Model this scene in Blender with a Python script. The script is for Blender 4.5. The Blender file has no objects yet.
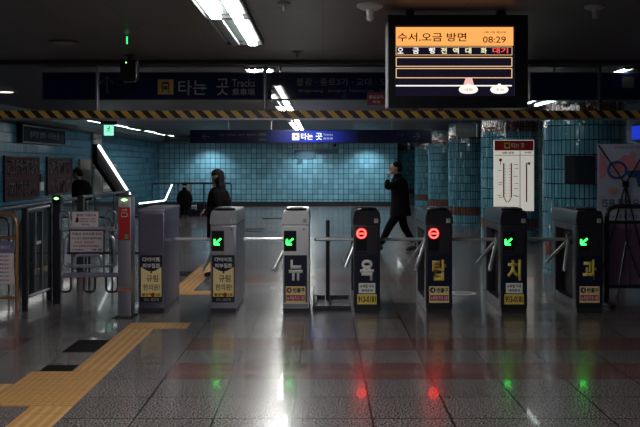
import bpy, bmesh, math, random
from mathutils import Vector, Matrix, Quaternion
random.seed(7)
PI = math.pi
C = bpy.context.scene.collection
SC = bpy.context.scene

# ------------------------------------------------------------------ camera, world, exposure
F, H, VX, VY = 889.0, 1.6, 323.0, 165.0        # focal length (px), eye height, vanishing point
cam_d = bpy.data.cameras.new('camera'); cam = bpy.data.objects.new('camera', cam_d); C.objects.link(cam)
cam.location = (0, 0, H); cam.rotation_euler = (PI/2, 0, 0)
cam_d.sensor_width = 36; cam_d.lens = F/640*36
cam_d.shift_x = -(VX-320)/640; cam_d.shift_y = -(213.5-VY)/640
cam_d.clip_end = 200
SC.camera = cam
w = bpy.data.worlds.new('world'); SC.world = w; w.use_nodes = True
w.node_tree.nodes['Background'].inputs[0].default_value = (0.16, 0.10, 0.24, 1)
w.node_tree.nodes['Background'].inputs[1].default_value = 0.02
SC.view_settings.view_transform = 'Standard'; SC.view_settings.look = 'None'
SC.view_settings.exposure = 0.0; SC.view_settings.gamma = 1.0
SC.view_settings.use_curve_mapping = False
try:
    SC.cycles.use_denoising = True; SC.cycles.sample_clamp_indirect = 4.0
    SC.cycles.max_bounces = 8
except Exception: pass
ZC = 2.71                                       # main ceiling height
TUBE = 34.0                                     # emission of a working fluorescent tube

def W(px, py, d):
    """point at distance d seen at photo pixel (px, py)"""
    return Vector(((px-VX)*d/F, d, H-(py-VY)*d/F))
def WX(px, d): return (px-VX)*d/F
def WZ(py, d): return H-(py-VY)*d/F

# ------------------------------------------------------------------ materials
MATS = {}
def mat(name, col, rough=0.5, metal=0.0, emit=None, es=1.0, spec=0.5, coat=0.0, noise=0.0, nscale=30, bump=0.0):
    if name in MATS: return MATS[name]
    m = bpy.data.materials.new(name); m.use_nodes = True
    nt = m.node_tree; b = nt.nodes['Principled BSDF']
    b.inputs['Base Color'].default_value = (*col, 1); b.inputs['Roughness'].default_value = rough
    b.inputs['Metallic'].default_value = metal; b.inputs['Specular IOR Level'].default_value = spec
    b.inputs['Coat Weight'].default_value = coat
    if emit:
        b.inputs['Emission Color'].default_value = (*emit, 1); b.inputs['Emission Strength'].default_value = es
    if noise or bump:
        tc = nt.nodes.new('ShaderNodeTexCoord'); n = nt.nodes.new('ShaderNodeTexNoise')
        n.inputs['Scale'].default_value = nscale; n.inputs['Detail'].default_value = 4
        nt.links.new(tc.outputs['Object'], n.inputs['Vector'])
        if noise:
            r = nt.nodes.new('ShaderNodeMix'); r.data_type = 'RGBA'
            r.inputs['A'].default_value = (*[c*(1-noise) for c in col], 1)
            r.inputs['B'].default_value = (*[min(1, c*(1+noise)) for c in col], 1)
            nt.links.new(n.outputs['Fac'], r.inputs['Factor']); nt.links.new(r.outputs['Result'], b.inputs['Base Color'])
        if bump:
            bp = nt.nodes.new('ShaderNodeBump'); bp.inputs['Strength'].default_value = bump
            bp.inputs['Distance'].default_value = 0.01
            nt.links.new(n.outputs['Fac'], bp.inputs['Height']); nt.links.new(bp.outputs['Normal'], b.inputs['Normal'])
    MATS[name] = m
    return m

class NT:
    """small maths helper for procedural materials"""
    def __init__(s, name):
        s.m = bpy.data.materials.new(name); s.m.use_nodes = True; s.nt = s.m.node_tree
        s.b = s.nt.nodes['Principled BSDF']; MATS[name] = s.m
        tc = s.nt.nodes.new('ShaderNodeTexCoord'); s.co = tc.outputs['Object']
        sp = s.nt.nodes.new('ShaderNodeSeparateXYZ'); s.nt.links.new(s.co, sp.inputs[0])
        s.x, s.y, s.z = sp.outputs
    def put(s, sock, v):
        if isinstance(v, (int, float)): sock.default_value = v
        elif isinstance(v, tuple): sock.default_value = (*v, 1) if len(v) == 3 else v
        else: s.nt.links.new(v, sock)
    def op(s, o, a, b=0.0, c=0.0):
        n = s.nt.nodes.new('ShaderNodeMath'); n.operation = o
        s.put(n.inputs[0], a); s.put(n.inputs[1], b); s.put(n.inputs[2], c); return n.outputs[0]
    def mix(s, f, a, b):
        n = s.nt.nodes.new('ShaderNodeMix'); n.data_type = 'RGBA'
        s.put(n.inputs['Factor'], f); s.put(n.inputs['A'], a); s.put(n.inputs['B'], b); return n.outputs['Result']
    def noise(s, scale, detail=3, vec=None):
        n = s.nt.nodes.new('ShaderNodeTexNoise'); n.inputs['Scale'].default_value = scale
        n.inputs['Detail'].default_value = detail; s.nt.links.new(vec or s.co, n.inputs['Vector']); return n.outputs['Fac']
    def vec(s, x, y, z):
        n = s.nt.nodes.new('ShaderNodeCombineXYZ')
        for i, v in enumerate((x, y, z)): s.put(n.inputs[i], v)
        return n.outputs[0]
    def white(s, vec):
        n = s.nt.nodes.new('ShaderNodeTexWhiteNoise'); s.nt.links.new(vec, n.inputs['Vector']); return n.outputs['Value']
    def line(s, c, period, off, width):
        """1 on a joint of the given width, repeated every period"""
        f = s.op('FRACT', s.op('DIVIDE', s.op('SUBTRACT', c, off - width/2), period))
        return s.op('LESS_THAN', f, width/period)
    def cell(s, c, period, off): return s.op('FLOOR', s.op('DIVIDE', s.op('SUBTRACT', c, off), period))
    def between(s, c, a, b): return s.op('MULTIPLY', s.op('GREATER_THAN', c, a), s.op('LESS_THAN', c, b))
    def bump(s, h, strength=0.3, dist=0.005):
        n = s.nt.nodes.new('ShaderNodeBump'); n.inputs['Strength'].default_value = strength
        n.inputs['Distance'].default_value = dist; s.nt.links.new(h, n.inputs['Height'])
        s.nt.links.new(n.outputs['Normal'], s.b.inputs['Normal'])
    def out(s, col=None, rough=None, spec=None, coat=None, coat_rough=None):
        for k, v in (('Base Color', col), ('Roughness', rough), ('Specular IOR Level', spec), ('Coat Weight', coat), ('Coat Roughness', coat_rough)):
            if v is not None: s.put(s.b.inputs[k], v)
        return s.m

def mat_floor():
    n = NT('granite_floor')
    jx = n.line(n.x, 0.5, -0.19, 0.013); jy = n.line(n.y, 0.52, 5.61, 0.014)
    joint = n.op('MAXIMUM', jx, jy)
    sp = n.noise(82, 1); sp2 = n.noise(60, 3); big = n.noise(1.3, 4)
    v = n.white(n.vec(n.cell(n.x, .5, -.19), n.cell(n.y, .52, 5.61), 0.0))
    g = n.mix(n.op('MULTIPLY', n.op('SUBTRACT', sp, .42), 6.5), (.012, .010, .012), (.36, .305, .305))
    g = n.mix(n.op('MULTIPLY', sp2, .2), g, (.17, .15, .155))
    r = n.mix(n.op('MULTIPLY', n.op('SUBTRACT', sp, .38), 4.0), (.04, .015, .014), (.36, .15, .13))
    rows = n.op('MAXIMUM', n.between(n.y, 6.65, 7.17), n.op('MAXIMUM', n.between(n.y, 7.69, 8.21), n.between(n.y, 12.1, 12.7)))
    xs = n.op('MAXIMUM', n.op('GREATER_THAN', n.x, -1.19), n.op('LESS_THAN', n.x, -2.69))
    col = n.mix(n.op('MULTIPLY', rows, xs), g, r)
    col = n.mix(n.op('MULTIPLY', n.op('ADD', v, big), .22), col, (.06, .058, .065))
    col = n.mix(joint, col, (.006, .005, .006))
    rough = n.op('ADD', .19, n.op('MULTIPLY', n.noise(.8, 1), .10))
    return n.out(col, rough, 1.0, .22, .04)

def mat_tile(name, col, sz, ax, grout=(.008, .018, .03), gw=0.012, dark=0.0):
    n = NT(name)
    c = {'x': n.x, 'y': n.y}[ax]
    j = n.op('MAXIMUM', n.line(c, sz, 0, gw), n.line(n.z, sz, 0.06, gw))
    v = n.white(n.vec(n.cell(c, sz, 0), n.cell(n.z, sz, .06), 0.0))
    k = n.mix(v, tuple(x*.78 for x in col), tuple(min(1, x*1.15) for x in col))
    k = n.mix(j, k, grout)
    n.bump(n.op('ADD', n.op('MULTIPLY', j, -1.0), n.op('MULTIPLY', n.noise(9, 2), .5)), .35, .004)
    return n.out(k, n.op('ADD', .22, n.op('MULTIPLY', j, .5)), .5)

def mat_column():
    n = NT('column_tile')
    ang = n.op('MULTIPLY', n.op('ARCTAN2', n.y, n.x), 0.6)
    j = n.op('MAXIMUM', n.line(ang, .0655, 0, .011), n.line(n.z, .21, .07, .014))
    v = n.white(n.vec(n.cell(ang, .0655, 0), n.cell(n.z, .21, .07), 0.0))
    k = n.mix(v, (.05, .19, .27), (.12, .33, .42))
    band = n.op('MAXIMUM', n.between(n.z, .29, .49), n.between(n.z, 2.28, 2.49))
    k = n.mix(band, k, n.mix(v, (.10, .035, .03), (.17, .06, .05)))
    k = n.mix(j, k, (.004, .008, .014))
    n.bump(n.op('ADD', n.op('MULTIPLY', j, -1.0), n.op('MULTIPLY', n.noise(14, 2), 1.5)), .4, .006)
    return n.out(k, .05, .9)

def mat_ceiling(name, col):
    n = NT(name)
    j = n.op('MAXIMUM', n.line(n.x, .5, 0, .007), n.line(n.y, .75, .35, .009))
    v = n.white(n.vec(n.cell(n.x, .5, 0), n.cell(n.y, .75, .35), 0.0))
    k = n.mix(v, tuple(c*.85 for c in col), tuple(c*1.1 for c in col))
    k = n.mix(n.op('MULTIPLY', n.noise(2.0, 5), .35), k, tuple(c*.6 for c in col))
    k = n.mix(j, k, tuple(c*.15 for c in col))
    n.bump(j, -.3, .004)
    return n.out(k, .42, .4)

def mat_hazard():
    n = NT('hazard_stripe')
    f = n.op('FRACT', n.op('DIVIDE', n.op('SUBTRACT', n.op('ADD', n.x, n.z), 0.0), .148))
    k = n.mix(n.op('LESS_THAN', f, .5), (.012, .011, .012), (.72, .40, .07))
    k = n.mix(n.op('MULTIPLY', n.noise(12, 4), .3), k, (.05, .035, .02))
    return n.out(k, .4, .4)

def mat_tactile(name, dots):
    n = NT(name)
    if dots:
        fx = n.op('SUBTRACT', n.op('FRACT', n.op('DIVIDE', n.x, .05)), .5); fy = n.op('SUBTRACT', n.op('FRACT', n.op('DIVIDE', n.y, .05)), .5)
        r = n.op('ADD', n.op('MULTIPLY', fx, fx), n.op('MULTIPLY', fy, fy)); h = n.op('LESS_THAN', r, .07)
    else:
        h = n.op('LESS_THAN', n.op('FRACT', n.op('DIVIDE', n.x, .07)), .45)
    k = n.mix(n.noise(25, 4), (.34, .165, .055), (.58, .31, .11))
    k = n.mix(n.op('MULTIPLY', h, .30), k, (.95, .62, .30))
    k = n.mix(n.line(n.y, .3, 0, .006), k, (.2, .11, .03))
    n.bump(h, .8, .006)
    return n.out(k, .42, .4)

M = dict(
    steel=mat('brushed_steel', (.30, .29, .36), .36, .65, noise=.12, nscale=14),
    steel_lit=mat('lit_gate_steel', (.80, .81, .84), .40, .4, noise=.06, nscale=20),  # lit copy of the gate steel
    gun=mat('dark_and_shaded_steel', (.035, .035, .050), .36, .5, noise=.15, nscale=14),  # dark fittings, and the shaded copy of the gate steel
    shade_head=mat('shaded_head_steel', (.03, .03, .038), .28, .4),
    chrome=mat('chrome', (.75, .76, .8), .16, 1.0),
    armsteel=mat('polished_tube', (.75, .76, .80), .30, .6),
    steel1=mat('dull_purple_steel', (.15, .14, .20), .36, .6, noise=.12, nscale=14),
    railblue=mat('pale_blue_steel', (.62, .62, .80), .28, .6),
    steel_mid=mat('half_lit_steel', (.40, .40, .44), .36, .5, noise=.1, nscale=16),
    black=mat('black_plastic', (.006, .006, .008), .3, spec=.35),
    matte=mat('matte_black', (.01, .01, .012), .7),
    darkgrey=mat('dark_grey_metal', (.045, .045, .052), .4, .4),
    grey=mat('grey_paint', (.22, .22, .24), .5),
    lightgrey=mat('light_grey_plastic', (.55, .55, .54), .45),
    matte_navy=mat('matte_navy', (.008, .011, .035), .8, spec=.15),
    white=mat('white_print', (.95, .95, .93), .45),
    navy=mat('navy_vinyl', (.008, .010, .035), .30),
    yellow=mat('yellow_print', (.92, .70, .14), .45),
    cream=mat('cream_print', (.92, .74, .36), .45),
    red=mat('red_print', (.42, .012, .016), .4),
    crimson=mat('crimson_print', (.45, .03, .08), .45),
    sign=mat('blue_sign_face', (.004, .010, .055), .035, spec=.8),
    signtext=mat('sign_white_film', (.50, .47, .44), .4),
    signdim=mat('sign_dull_film', (.085, .075, .075), .4),
    pink=mat('pale_pink_card', (.92, .76, .80), .5),
    paper=mat('white_paper', (.74, .74, .70), .6),
    glass=mat('smoked_glass', (.02, .03, .035), .06, spec=.7),
    warm_lit=mat('warm_lit_steel', (.85, .42, .20), .32, .75),  # steel tubes with the orange light on them put into the colour
    green=mat('green_indicator', (0, .1, .02), .3, emit=(.02, 1, .06), es=9.0),
    redl=mat('red_indicator', (.1, 0, 0), .3, emit=(1, .022, .018), es=16.0),
    redw=mat('red_indicator_core', (.1, 0, 0), .3, emit=(1, .35, .28), es=5.0),
    led=mat('small_green_light', (0, .1, .02), .3, emit=(.25, 1, .2), es=6.0),
    bled=mat('small_blue_light', (0, 0, .1), .3, emit=(.1, .2, 1), es=5.0),
    tube=mat('lit_tube', (.8, .8, .8), .4, emit=(1.0, 1.0, .96), es=TUBE),
    tube_dim=mat('aged_tube', (.8, .8, .8), .4, emit=(.9, 1.0, .98), es=6.0),
    reflector=mat('grey_reflector', (.035, .05, .045), .6),
    striplight=mat('lit_handrail_strip', (.8, .8, .8), .4, emit=(.9, .97, 1.0), es=3.2),
    off=mat('unlit_tube', (.22, .25, .30), .3),
    poster=mat('dark_plaque', (.085, .042, .052), .85, spec=.1, noise=.15),
    ink=mat('black_ink', (.01, .01, .012), .5),
    skin=mat('skin', (.24, .14, .10), .55),
    hair=mat('black_hair', (.004, .0035, .004), .7, spec=.2),
    coat=mat('black_coat', (.004, .004, .005), .95, spec=.1, noise=.2, nscale=60, bump=.3),
    trousers=mat('black_trousers', (.0035, .0035, .005), .95, spec=.1),
    shoe=mat('black_shoe', (.008, .008, .009), .35),
    fur=mat('grey_brown_fur', (.42, .38, .34), .95, noise=.4, nscale=90, bump=1.0),
    orange=mat('screen_orange', (.1, .03, 0), .3, emit=(1.0, .40, .10), es=1.15),
    orange_hot=mat('screen_orange_pale', (.1, .03, 0), .3, emit=(1.0, .62, .30), es=1.0),
    scr=mat('screen_black', (.006, .005, .012), .12, emit=(.010, .008, .022), es=.6),
    scrw=mat('screen_white', (.1, .1, .1), .3, emit=(1, .93, .85), es=1.1),
    scry=mat('screen_yellow', (.1, .1, .1), .3, emit=(1, .92, .55), es=1.0),
    scrr=mat('screen_red', (.1, 0, 0), .3, emit=(1, .10, .08), es=1.1),
    scrp=mat('screen_pink', (.1, .1, .1), .3, emit=(1, .55, .5), es=.9),
    signlit=mat('backlit_white', (.8, .8, .8), .3, emit=(.95, .98, 1), es=1.3),
    exitl=mat('exit_light', (.3, .5, .4), .3, emit=(.30, 1.0, .72), es=1.0),
    downl=mat('downlight_lens', (.8, .8, .8), .3, emit=(.95, 1.0, 1.0), es=8.0),
    warml=mat('warm_downlight_lens', (.8, .8, .8), .3, emit=(1.0, .9, .8), es=1.6),
    floor=mat_floor(), column=mat_column(), hazard=mat_hazard(),
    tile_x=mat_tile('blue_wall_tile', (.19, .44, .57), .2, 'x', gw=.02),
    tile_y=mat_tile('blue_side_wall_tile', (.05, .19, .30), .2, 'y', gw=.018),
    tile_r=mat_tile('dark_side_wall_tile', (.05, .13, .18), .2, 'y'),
    ceil=mat_ceiling('ceiling_panel', (.085, .066, .080)),
    bar_t=mat_tactile('tactile_bar_tile', False), dot_t=mat_tactile('tactile_dot_tile', True),
    mapbg=mat('map_board_white', (.78, .78, .70), .35, emit=(1, .98, .85), es=.38), mapred=mat('map_red', (.60, .025, .02), .35),
    ban_lilac=mat('banner_lilac', (.55, .55, .75), .6), ban_pink=mat('banner_pink', (.75, .27, .36), .6),
    ban_navy=mat('banner_navy', (.05, .09, .28), .6), ban_white=mat('banner_white', (.48, .50, .58), .6),
    ban_mauve=mat('banner_mauve', (.26, .13, .24), .6), ban_skin=mat('banner_peach', (.60, .34, .32), .6),
)

def mat_backlit():
    """blue sign film lit from inside by one working lamp at the middle of the box"""
    n = NT('backlit_blue_film')
    d = n.op('ABSOLUTE', n.x)
    f = n.op('POWER', n.op('MAXIMUM', n.op('SUBTRACT', 1.0, n.op('DIVIDE', d, 1.15)), 0.0), 1.7)
    n.out((.002, .003, .010), .3, .3)
    n.b.inputs['Emission Color'].default_value = (.02, .06, .75, 1)
    n.put(n.b.inputs['Emission Strength'], n.op('ADD', .004, n.op('MULTIPLY', f, .85)))
    return n.m
M['backlit'] = mat_backlit()

# ------------------------------------------------------------------ mesh helpers
class MB:
    def __init__(s): s.bm = bmesh.new()
    def _t(s, verts, m):
        for v in verts: v.co = m @ v.co
    def box(s, x0, x1, y0, y1, z0, z1, bev=0.0, seg=2):
        r = bmesh.ops.create_cube(s.bm, size=1)
        vs = r['verts']
        for v in vs:
            v.co = Vector((x0 if v.co.x < 0 else x1, y0 if v.co.y < 0 else y1, z0 if v.co.z < 0 else z1))
        if bev > 0:
            es = list({e for v in vs for e in v.link_edges})
            bmesh.ops.bevel(s.bm, geom=es, offset=bev, segments=seg, affect='EDGES', profile=.6)
        return s
    def cyl(s, a, b, r, r2=None, n=14, caps=True):
        a, b = Vector(a), Vector(b); d = b-a; L = d.length
        if L < 1e-6: return s
        q = Vector((0, 0, 1)).rotation_difference(d.normalized()).to_matrix().to_4x4()
        bmesh.ops.create_cone(s.bm, cap_ends=caps, cap_tris=False, segments=n, radius1=r, radius2=r if r2 is None else r2, depth=L,
                              matrix=Matrix.Translation((a+b)/2) @ q)
        return s
    def tube(s, pts, r, n=10, round_=0.0, closed=False):
        pts = [Vector(p) for p in pts]
        if round_ > 0:
            out = []; N = len(pts)
            for i, p in enumerate(pts):
                if not closed and i in (0, N-1): out.append(p); continue
                a, b = pts[(i-1) % N], pts[(i+1) % N]
                da, db = (a-p), (b-p); t = min(round_, da.length*.45, db.length*.45)
                p0, p1 = p+da.normalized()*t, p+db.normalized()*t
                for k in range(6):
                    u = k/5; out.append(p0*(1-u)**2 + p*2*u*(1-u) + p1*u*u)
            pts = out
        N = len(pts); rings = []
        up = None
        for i, p in enumerate(pts):
            if closed: d = (pts[(i+1) % N]-pts[i-1]).normalized()
            else: d = (pts[min(i+1, N-1)]-pts[max(i-1, 0)]).normalized()
            if up is None:
                up = d.orthogonal().normalized()
            else:
                up = (up - d*up.dot(d)).normalized()
            sd = d.cross(up)
            rings.append([s.bm.verts.new(p + (up*math.cos(2*PI*k/n) + sd*math.sin(2*PI*k/n))*r) for k in range(n)])
        m = N if closed else N-1
        for i in range(m):
            A, B = rings[i], rings[(i+1) % N]
            for k in range(n): s.bm.faces.new((A[k], A[(k+1) % n], B[(k+1) % n], B[k]))
        if not closed:
            s.bm.faces.new(rings[0][::-1]); s.bm.faces.new(rings[-1])
        return s
    def sph(s, c, rx, ry=None, rz=None, n=16):
        ry = rx if ry is None else ry; rz = rx if rz is None else rz
        bmesh.ops.create_uvsphere(s.bm, u_segments=n, v_segments=max(8, n*2//3), radius=1,
                                  matrix=Matrix.Translation(c) @ Matrix.Diagonal((rx, ry, rz, 1)))
        return s
    def prism(s, pts, axis, a0, a1):
        """polygon pts (2-D) extruded from a0 to a1 along axis ('x','y','z')"""
        def P(u, v, a): return {'x': (a, u, v), 'y': (u, a, v), 'z': (u, v, a)}[axis]
        A = [s.bm.verts.new(P(u, v, a0)) for u, v in pts]; B = [s.bm.verts.new(P(u, v, a1)) for u, v in pts]
        n = len(pts)
        s.bm.faces.new(A); s.bm.faces.new(B[::-1])
        for i in range(n): s.bm.faces.new((A[i], B[i], B[(i+1) % n], A[(i+1) % n]))
        return s
    def lathe(s, prof, c=(0, 0, 0), n=24):
        c = Vector(c); rings = []
        for r, z in prof:
            rings.append([s.bm.verts.new(c+Vector((r*math.cos(2*PI*k/n), r*math.sin(2*PI*k/n), z))) for k in range(n)])
        for A, B in zip(rings, rings[1:]):
            for k in range(n): s.bm.faces.new((A[k], A[(k+1) % n], B[(k+1) % n], B[k]))
        s.bm.faces.new(rings[0][::-1]); s.bm.faces.new(rings[-1])
        return s
    def xform(s, m):
        for v in s.bm.verts: v.co = m @ v.co
        return s
    def add_text(s, body, x, z, size, width=None, y=0.0, th=0.004, align='CENTER', bold=0.0, mirror=False, squash=1.0, face='-y'):
        cu = bpy.data.curves.new('t', 'FONT'); cu.body = body; cu.size = 1.0; cu.align_x = 'LEFT'
        cu.extrude = 0; cu.resolution_u = 3; cu.offset = bold
        o = bpy.data.objects.new('t', cu); C.objects.link(o)
        dg = bpy.context.evaluated_depsgraph_get(); dg.update()
        me = bpy.data.meshes.new_from_object(o.evaluated_get(dg))
        bpy.data.objects.remove(o); bpy.data.curves.remove(cu)
        if not me.vertices: return s
        xs = [v.co.x for v in me.vertices]; ys = [v.co.y for v in me.vertices]
        w0, h0 = max(xs)-min(xs), max(ys)-min(ys); cx, cy = (max(xs)+min(xs))/2, (max(ys)+min(ys))/2
        k = size/h0; kx = k*squash
        if width: kx = width/w0
        t = bmesh.new(); t.from_mesh(me); bpy.data.meshes.remove(me)
        bmesh.ops.dissolve_limit(t, angle_limit=.02, verts=t.verts, edges=t.edges)
        ext = bmesh.ops.extrude_face_region(t, geom=t.faces[:])
        for g in ext['geom']:
            if isinstance(g, bmesh.types.BMVert): g.co.z += 1.0
        ww = w0*kx
        ox = {'CENTER': 0, 'LEFT': ww/2, 'RIGHT': -ww/2}[align]
        for v in t.verts:
            lx = (v.co.x-cx)*kx*(-1 if mirror else 1)+ox; lz = (v.co.y-cy)*k
            v.co = Vector((x+lx, y-v.co.z*th, z+lz))
        bmesh.ops.recalc_face_normals(t, faces=t.faces)
        tm = bpy.data.meshes.new('tmp'); t.to_mesh(tm); t.free(); s.bm.from_mesh(tm); bpy.data.meshes.remove(tm)
        return s
    def build(s, name, material, parent=None, smooth=False, loc=None, norm=True):
        if norm: bmesh.ops.recalc_face_normals(s.bm, faces=s.bm.faces)
        me = bpy.data.meshes.new(name); s.bm.to_mesh(me); s.bm.free()
        me.materials.append(material)
        if smooth:
            for p in me.polygons: p.use_smooth = True
            try: me.set_sharp_from_angle(angle=math.radians(38))
            except Exception: pass
        o = bpy.data.objects.new(name, me); C.objects.link(o)
        if parent: o.parent = parent
        if loc: o.location = loc
        return o

def tag(o, label, cat, group=None, kind=None):
    o['label'] = label; o['category'] = cat
    if group: o['group'] = group
    if kind: o['kind'] = kind
    return o
def thing(name, label, cat, loc=(0, 0, 0), rz=0.0, group=None):
    o = bpy.data.objects.new(name, None); o.empty_display_size = .1; C.objects.link(o)
    o.location = loc; o.rotation_euler = (0, 0, rz)
    return tag(o, label, cat, group)
def struct(name, mb, m, smooth=False, loc=None):
    o = mb.build(name, m, smooth=smooth, loc=loc); o['kind'] = 'structure'; return o
def bx(name, m, parent, *a, bev=0.0, smooth=False): return MB().box(*a, bev=bev).build(name, m, parent, smooth=smooth)

# ------------------------------------------------------------------ setting
struct('floor', MB().box(-7.0, 8.0, -4.0, 47.0, -0.2, 0.0), M['floor'])
struct('ceiling', MB().box(-7.0, 8.0, -4.0, 47.0, ZC, ZC+.2), M['ceil'])
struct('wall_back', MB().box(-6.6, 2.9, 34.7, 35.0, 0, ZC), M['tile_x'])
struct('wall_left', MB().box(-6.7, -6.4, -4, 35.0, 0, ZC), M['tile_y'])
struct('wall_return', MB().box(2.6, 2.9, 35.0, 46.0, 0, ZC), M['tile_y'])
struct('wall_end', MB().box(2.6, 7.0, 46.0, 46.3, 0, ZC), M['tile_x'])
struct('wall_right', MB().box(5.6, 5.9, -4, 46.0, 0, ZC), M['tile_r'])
struct('baseboard_back', MB().box(-6.4, 2.93, 34.62, 34.7, 0, .17), M['matte'])
struct('baseboard_left', MB().box(-6.4, -6.34, -4, 34.62, 0, .17), M['matte'])
# dropped soffits along the back and the left wall
struct('trim_1', MB().prism([(33.0, ZC), (33.05, 2.56), (33.2, 2.47), (34.7, 2.46), (34.7, ZC)], 'x', -6.4, 2.93), M['darkgrey'])
struct('trim_2', MB().prism([(-5.86, ZC), (-5.9, 2.55), (-6.0, 2.47), (-6.4, 2.46), (-6.4, ZC)], 'y', 9.0, 34.7), M['darkgrey'])
# shutter slot across the ceiling over the gates
struct('trim_3', MB().box(-6.4, 5.6, 9.42, 9.56, 2.665, ZC, bev=.008), M['darkgrey'])
struct('trim_4', MB().box(-6.4, 5.6, 9.66, 9.76, 2.675, ZC, bev=.008), M['darkgrey'])

for k, (cx, cy) in enumerate([(3.88, 13.2), (3.91, 18.6), (3.97, 23.9), (4.02, 28.9), (4.06, 33.6), (4.12, 42.0)]):
    struct('pillar_%d' % (k+1), MB().lathe([(.6, 0), (.6, ZC)], n=72), M['column'], smooth=True, loc=(cx, cy, 0))

# tactile paving
def tact(name, label, x0, x1, y0, y1, m, cat='tactile paving'):
    o = MB().box(x0, x1, y0, y1, 0.0, .006, bev=.002, seg=1).build(name, m); tag(o, label, cat); return o
tact('tactile_paving', 'long ribbed yellow guide strip running from the dotted block up to the gates', -1.935, -1.655, 6.88, 8.67, M['bar_t'])
tact('tactile_paving', 'dotted yellow guide tiles ending in front of the wide grey cabinet', -1.935, -1.335, 8.68, 8.99, M['dot_t'])
tact('tactile_paving', 'large dotted yellow guide block in the lower left of the floor', -2.25, -1.655, 5.89, 6.87, M['dot_t'])
tact('tactile_paving', 'ribbed yellow guide strip at the bottom left, nearest the viewer', -1.935, -1.655, 3.0, 5.88, M['bar_t'])
tact('tactile_paving', 'short ribbed yellow guide strip leaving the picture at the left edge', -4.0, -2.26, 6.12, 6.48, M['bar_t'])
tact('tactile_paving', 'dotted yellow guide tiles just behind the wide grey cabinet', -1.935, -1.335, 10.95, 11.28, M['dot_t'])
tact('tactile_paving', 'ribbed yellow guide strip running back into the hall beyond the gates', -1.935, -1.655, 11.29, 19.5, M['bar_t'])
MATS_tile = mat('black_floor_tile', (.004, .004, .005), .6, spec=.12)
def blk(x0, x1, y0, y1, label): tag(MB().box(x0, x1, y0, y1, 0, .003).build('floor_plate', MATS_tile), label, 'floor plate')
blk(-2.23, -1.95, 7.60, 8.12, 'larger black floor plate left of the ribbed yellow strip')
blk(-2.20, -1.95, 6.89, 7.10, 'small black floor plate touching the dotted yellow block')
blk(-2.20, -1.95, 12.8, 13.35, 'black floor plate beyond the gates beside the yellow strip')
blk(-1.92, -1.45, 21.3, 21.65, 'nearer row of the two black floor plates in the hall, first line')
blk(-1.92, -1.45, 22.0, 22.4, 'nearer row of the two black floor plates in the hall, second line')
blk(-1.80, -1.20, 26.3, 26.9, 'farthest black floor plate, out in the middle of the hall')
o = MB().lathe([(.17, 0), (.17, .002)], n=32).build('floor_sticker', M['lightgrey'], loc=(1.75, 11.1, 0)); tag(o, 'round pale floor sticker behind the gate marked 탑', 'sticker')
MB().lathe([(.11, .002), (.11, .003)], n=28).build('sticker_centre', M['grey'], o)

# ------------------------------------------------------------------ lights
def fixture(x, y, L, lit, label, grp='ceiling fluorescent fixtures', W_=.17, power=0):
    T_ = W_*.46
    t = thing('fluorescent_fixture', label, 'ceiling light', (x, y, ZC), 0, grp)
    mb = MB()
    for s in (-1, 1): mb.box(s*W_-(.015 if s > 0 else 0), s*W_+(.015 if s < 0 else 0), 0, L, -.035, 0)
    for yy in (0, L-.02): mb.box(-W_, W_, yy, yy+.02, -.035, 0)
    mb.build('frame', M['darkgrey'], t)
    bx('reflector', M['reflector'] if any(lit) else M['darkgrey'], t, -W_+.015, W_-.015, .02, L-.02, -.008, 0)
    for s, on in zip((-1, 1), lit):
        m = M['tube_dim' if 'strip' in grp else 'tube'] if on else M['off']
        mb = MB().box(s*T_-.036, s*T_+.036, .04, L-.04, -.046, -.020, bev=.008)
        tb = mb.build('tube', m, t, smooth=True)
        for y0_, y1_ in ((.018, .04), (L-.04, L-.018)): MB().box(s*T_-.03, s*T_+.03, y0_, y1_, -.044, -.01, bev=.004).build('lamp_holder', M['grey'], tb)
    return t
near = [-1.75, -.35, 1.05, 2.4, 3.75]
ordn = ['first', 'second', 'third', 'fourth', 'fifth', 'sixth', 'seventh', 'eighth', 'ninth', 'tenth', 'eleventh']
for y in near:
    fixture(-.70, y, 1.3, (True, True), 'double fluorescent ceiling light overhead, nearer than the top edge of the picture')
fixture(-.70, 5.12, 1.41, (True, True), 'double fluorescent ceiling light with both tubes lit, cut by the top edge')
fixture(-.70, 6.56, 1.41, (False, True), 'double fluorescent ceiling light with only its right tube lit')
farl = [(True, True), (True, True), (False, True), (True, True), (True, True), (False, True), (True, True), (True, True), (True, True), (True, True), (True, True)]
for k, lt in enumerate(farl):
    fixture(-.72, 9.95+k*2.1, 1.98, lt, '%s fluorescent light of the central row beyond the striped bar' % ordn[k])
for k in range(6):
    fixture(-5.6, 21.3+k*2.15, 1.8, (False, True) if k % 2 else (True, False), '%s narrow strip light along the left wall, counted from the viewer' % ordn[k], 'left wall strip lights', .08)
fixture(3.50, 14.6, 1.5, (False, True), 'thin strip light left of the pair between the two nearest tiled pillars', 'right aisle strip lights', .1)
t = thing('strip_light', 'thin suspended strip light just right of the departure screen above the striped bar', 'ceiling light', (3.04, 11.5, 2.47))
bx('tray_or_shadow', M['darkgrey'], t, -.045, .045, 0, 1.25, .0, .03, bev=.004)
MB().cyl((0, .04, -.018), (0, 1.21, -.018), .018, n=12).build('tube', M['tube_dim'], t, smooth=True)
for y in (.15, 1.1): MB().cyl((0, y, .03), (0, y, ZC-2.47), .006, n=8).build('suspension_wire', M['grey'], t)
fixture(3.45, 9.9, .9, (True, False), 'strip light near the upper right edge above the last gate', 'right aisle strip lights', .1)
fixture(2.6, 18.3, 2.2, (True, True), 'added short fluorescent light, unseen behind the striped bar, brightening the pillars', 'right aisle strip lights', .14)  # added lamp, out of sight behind the bar, to brighten the right pillars
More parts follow.
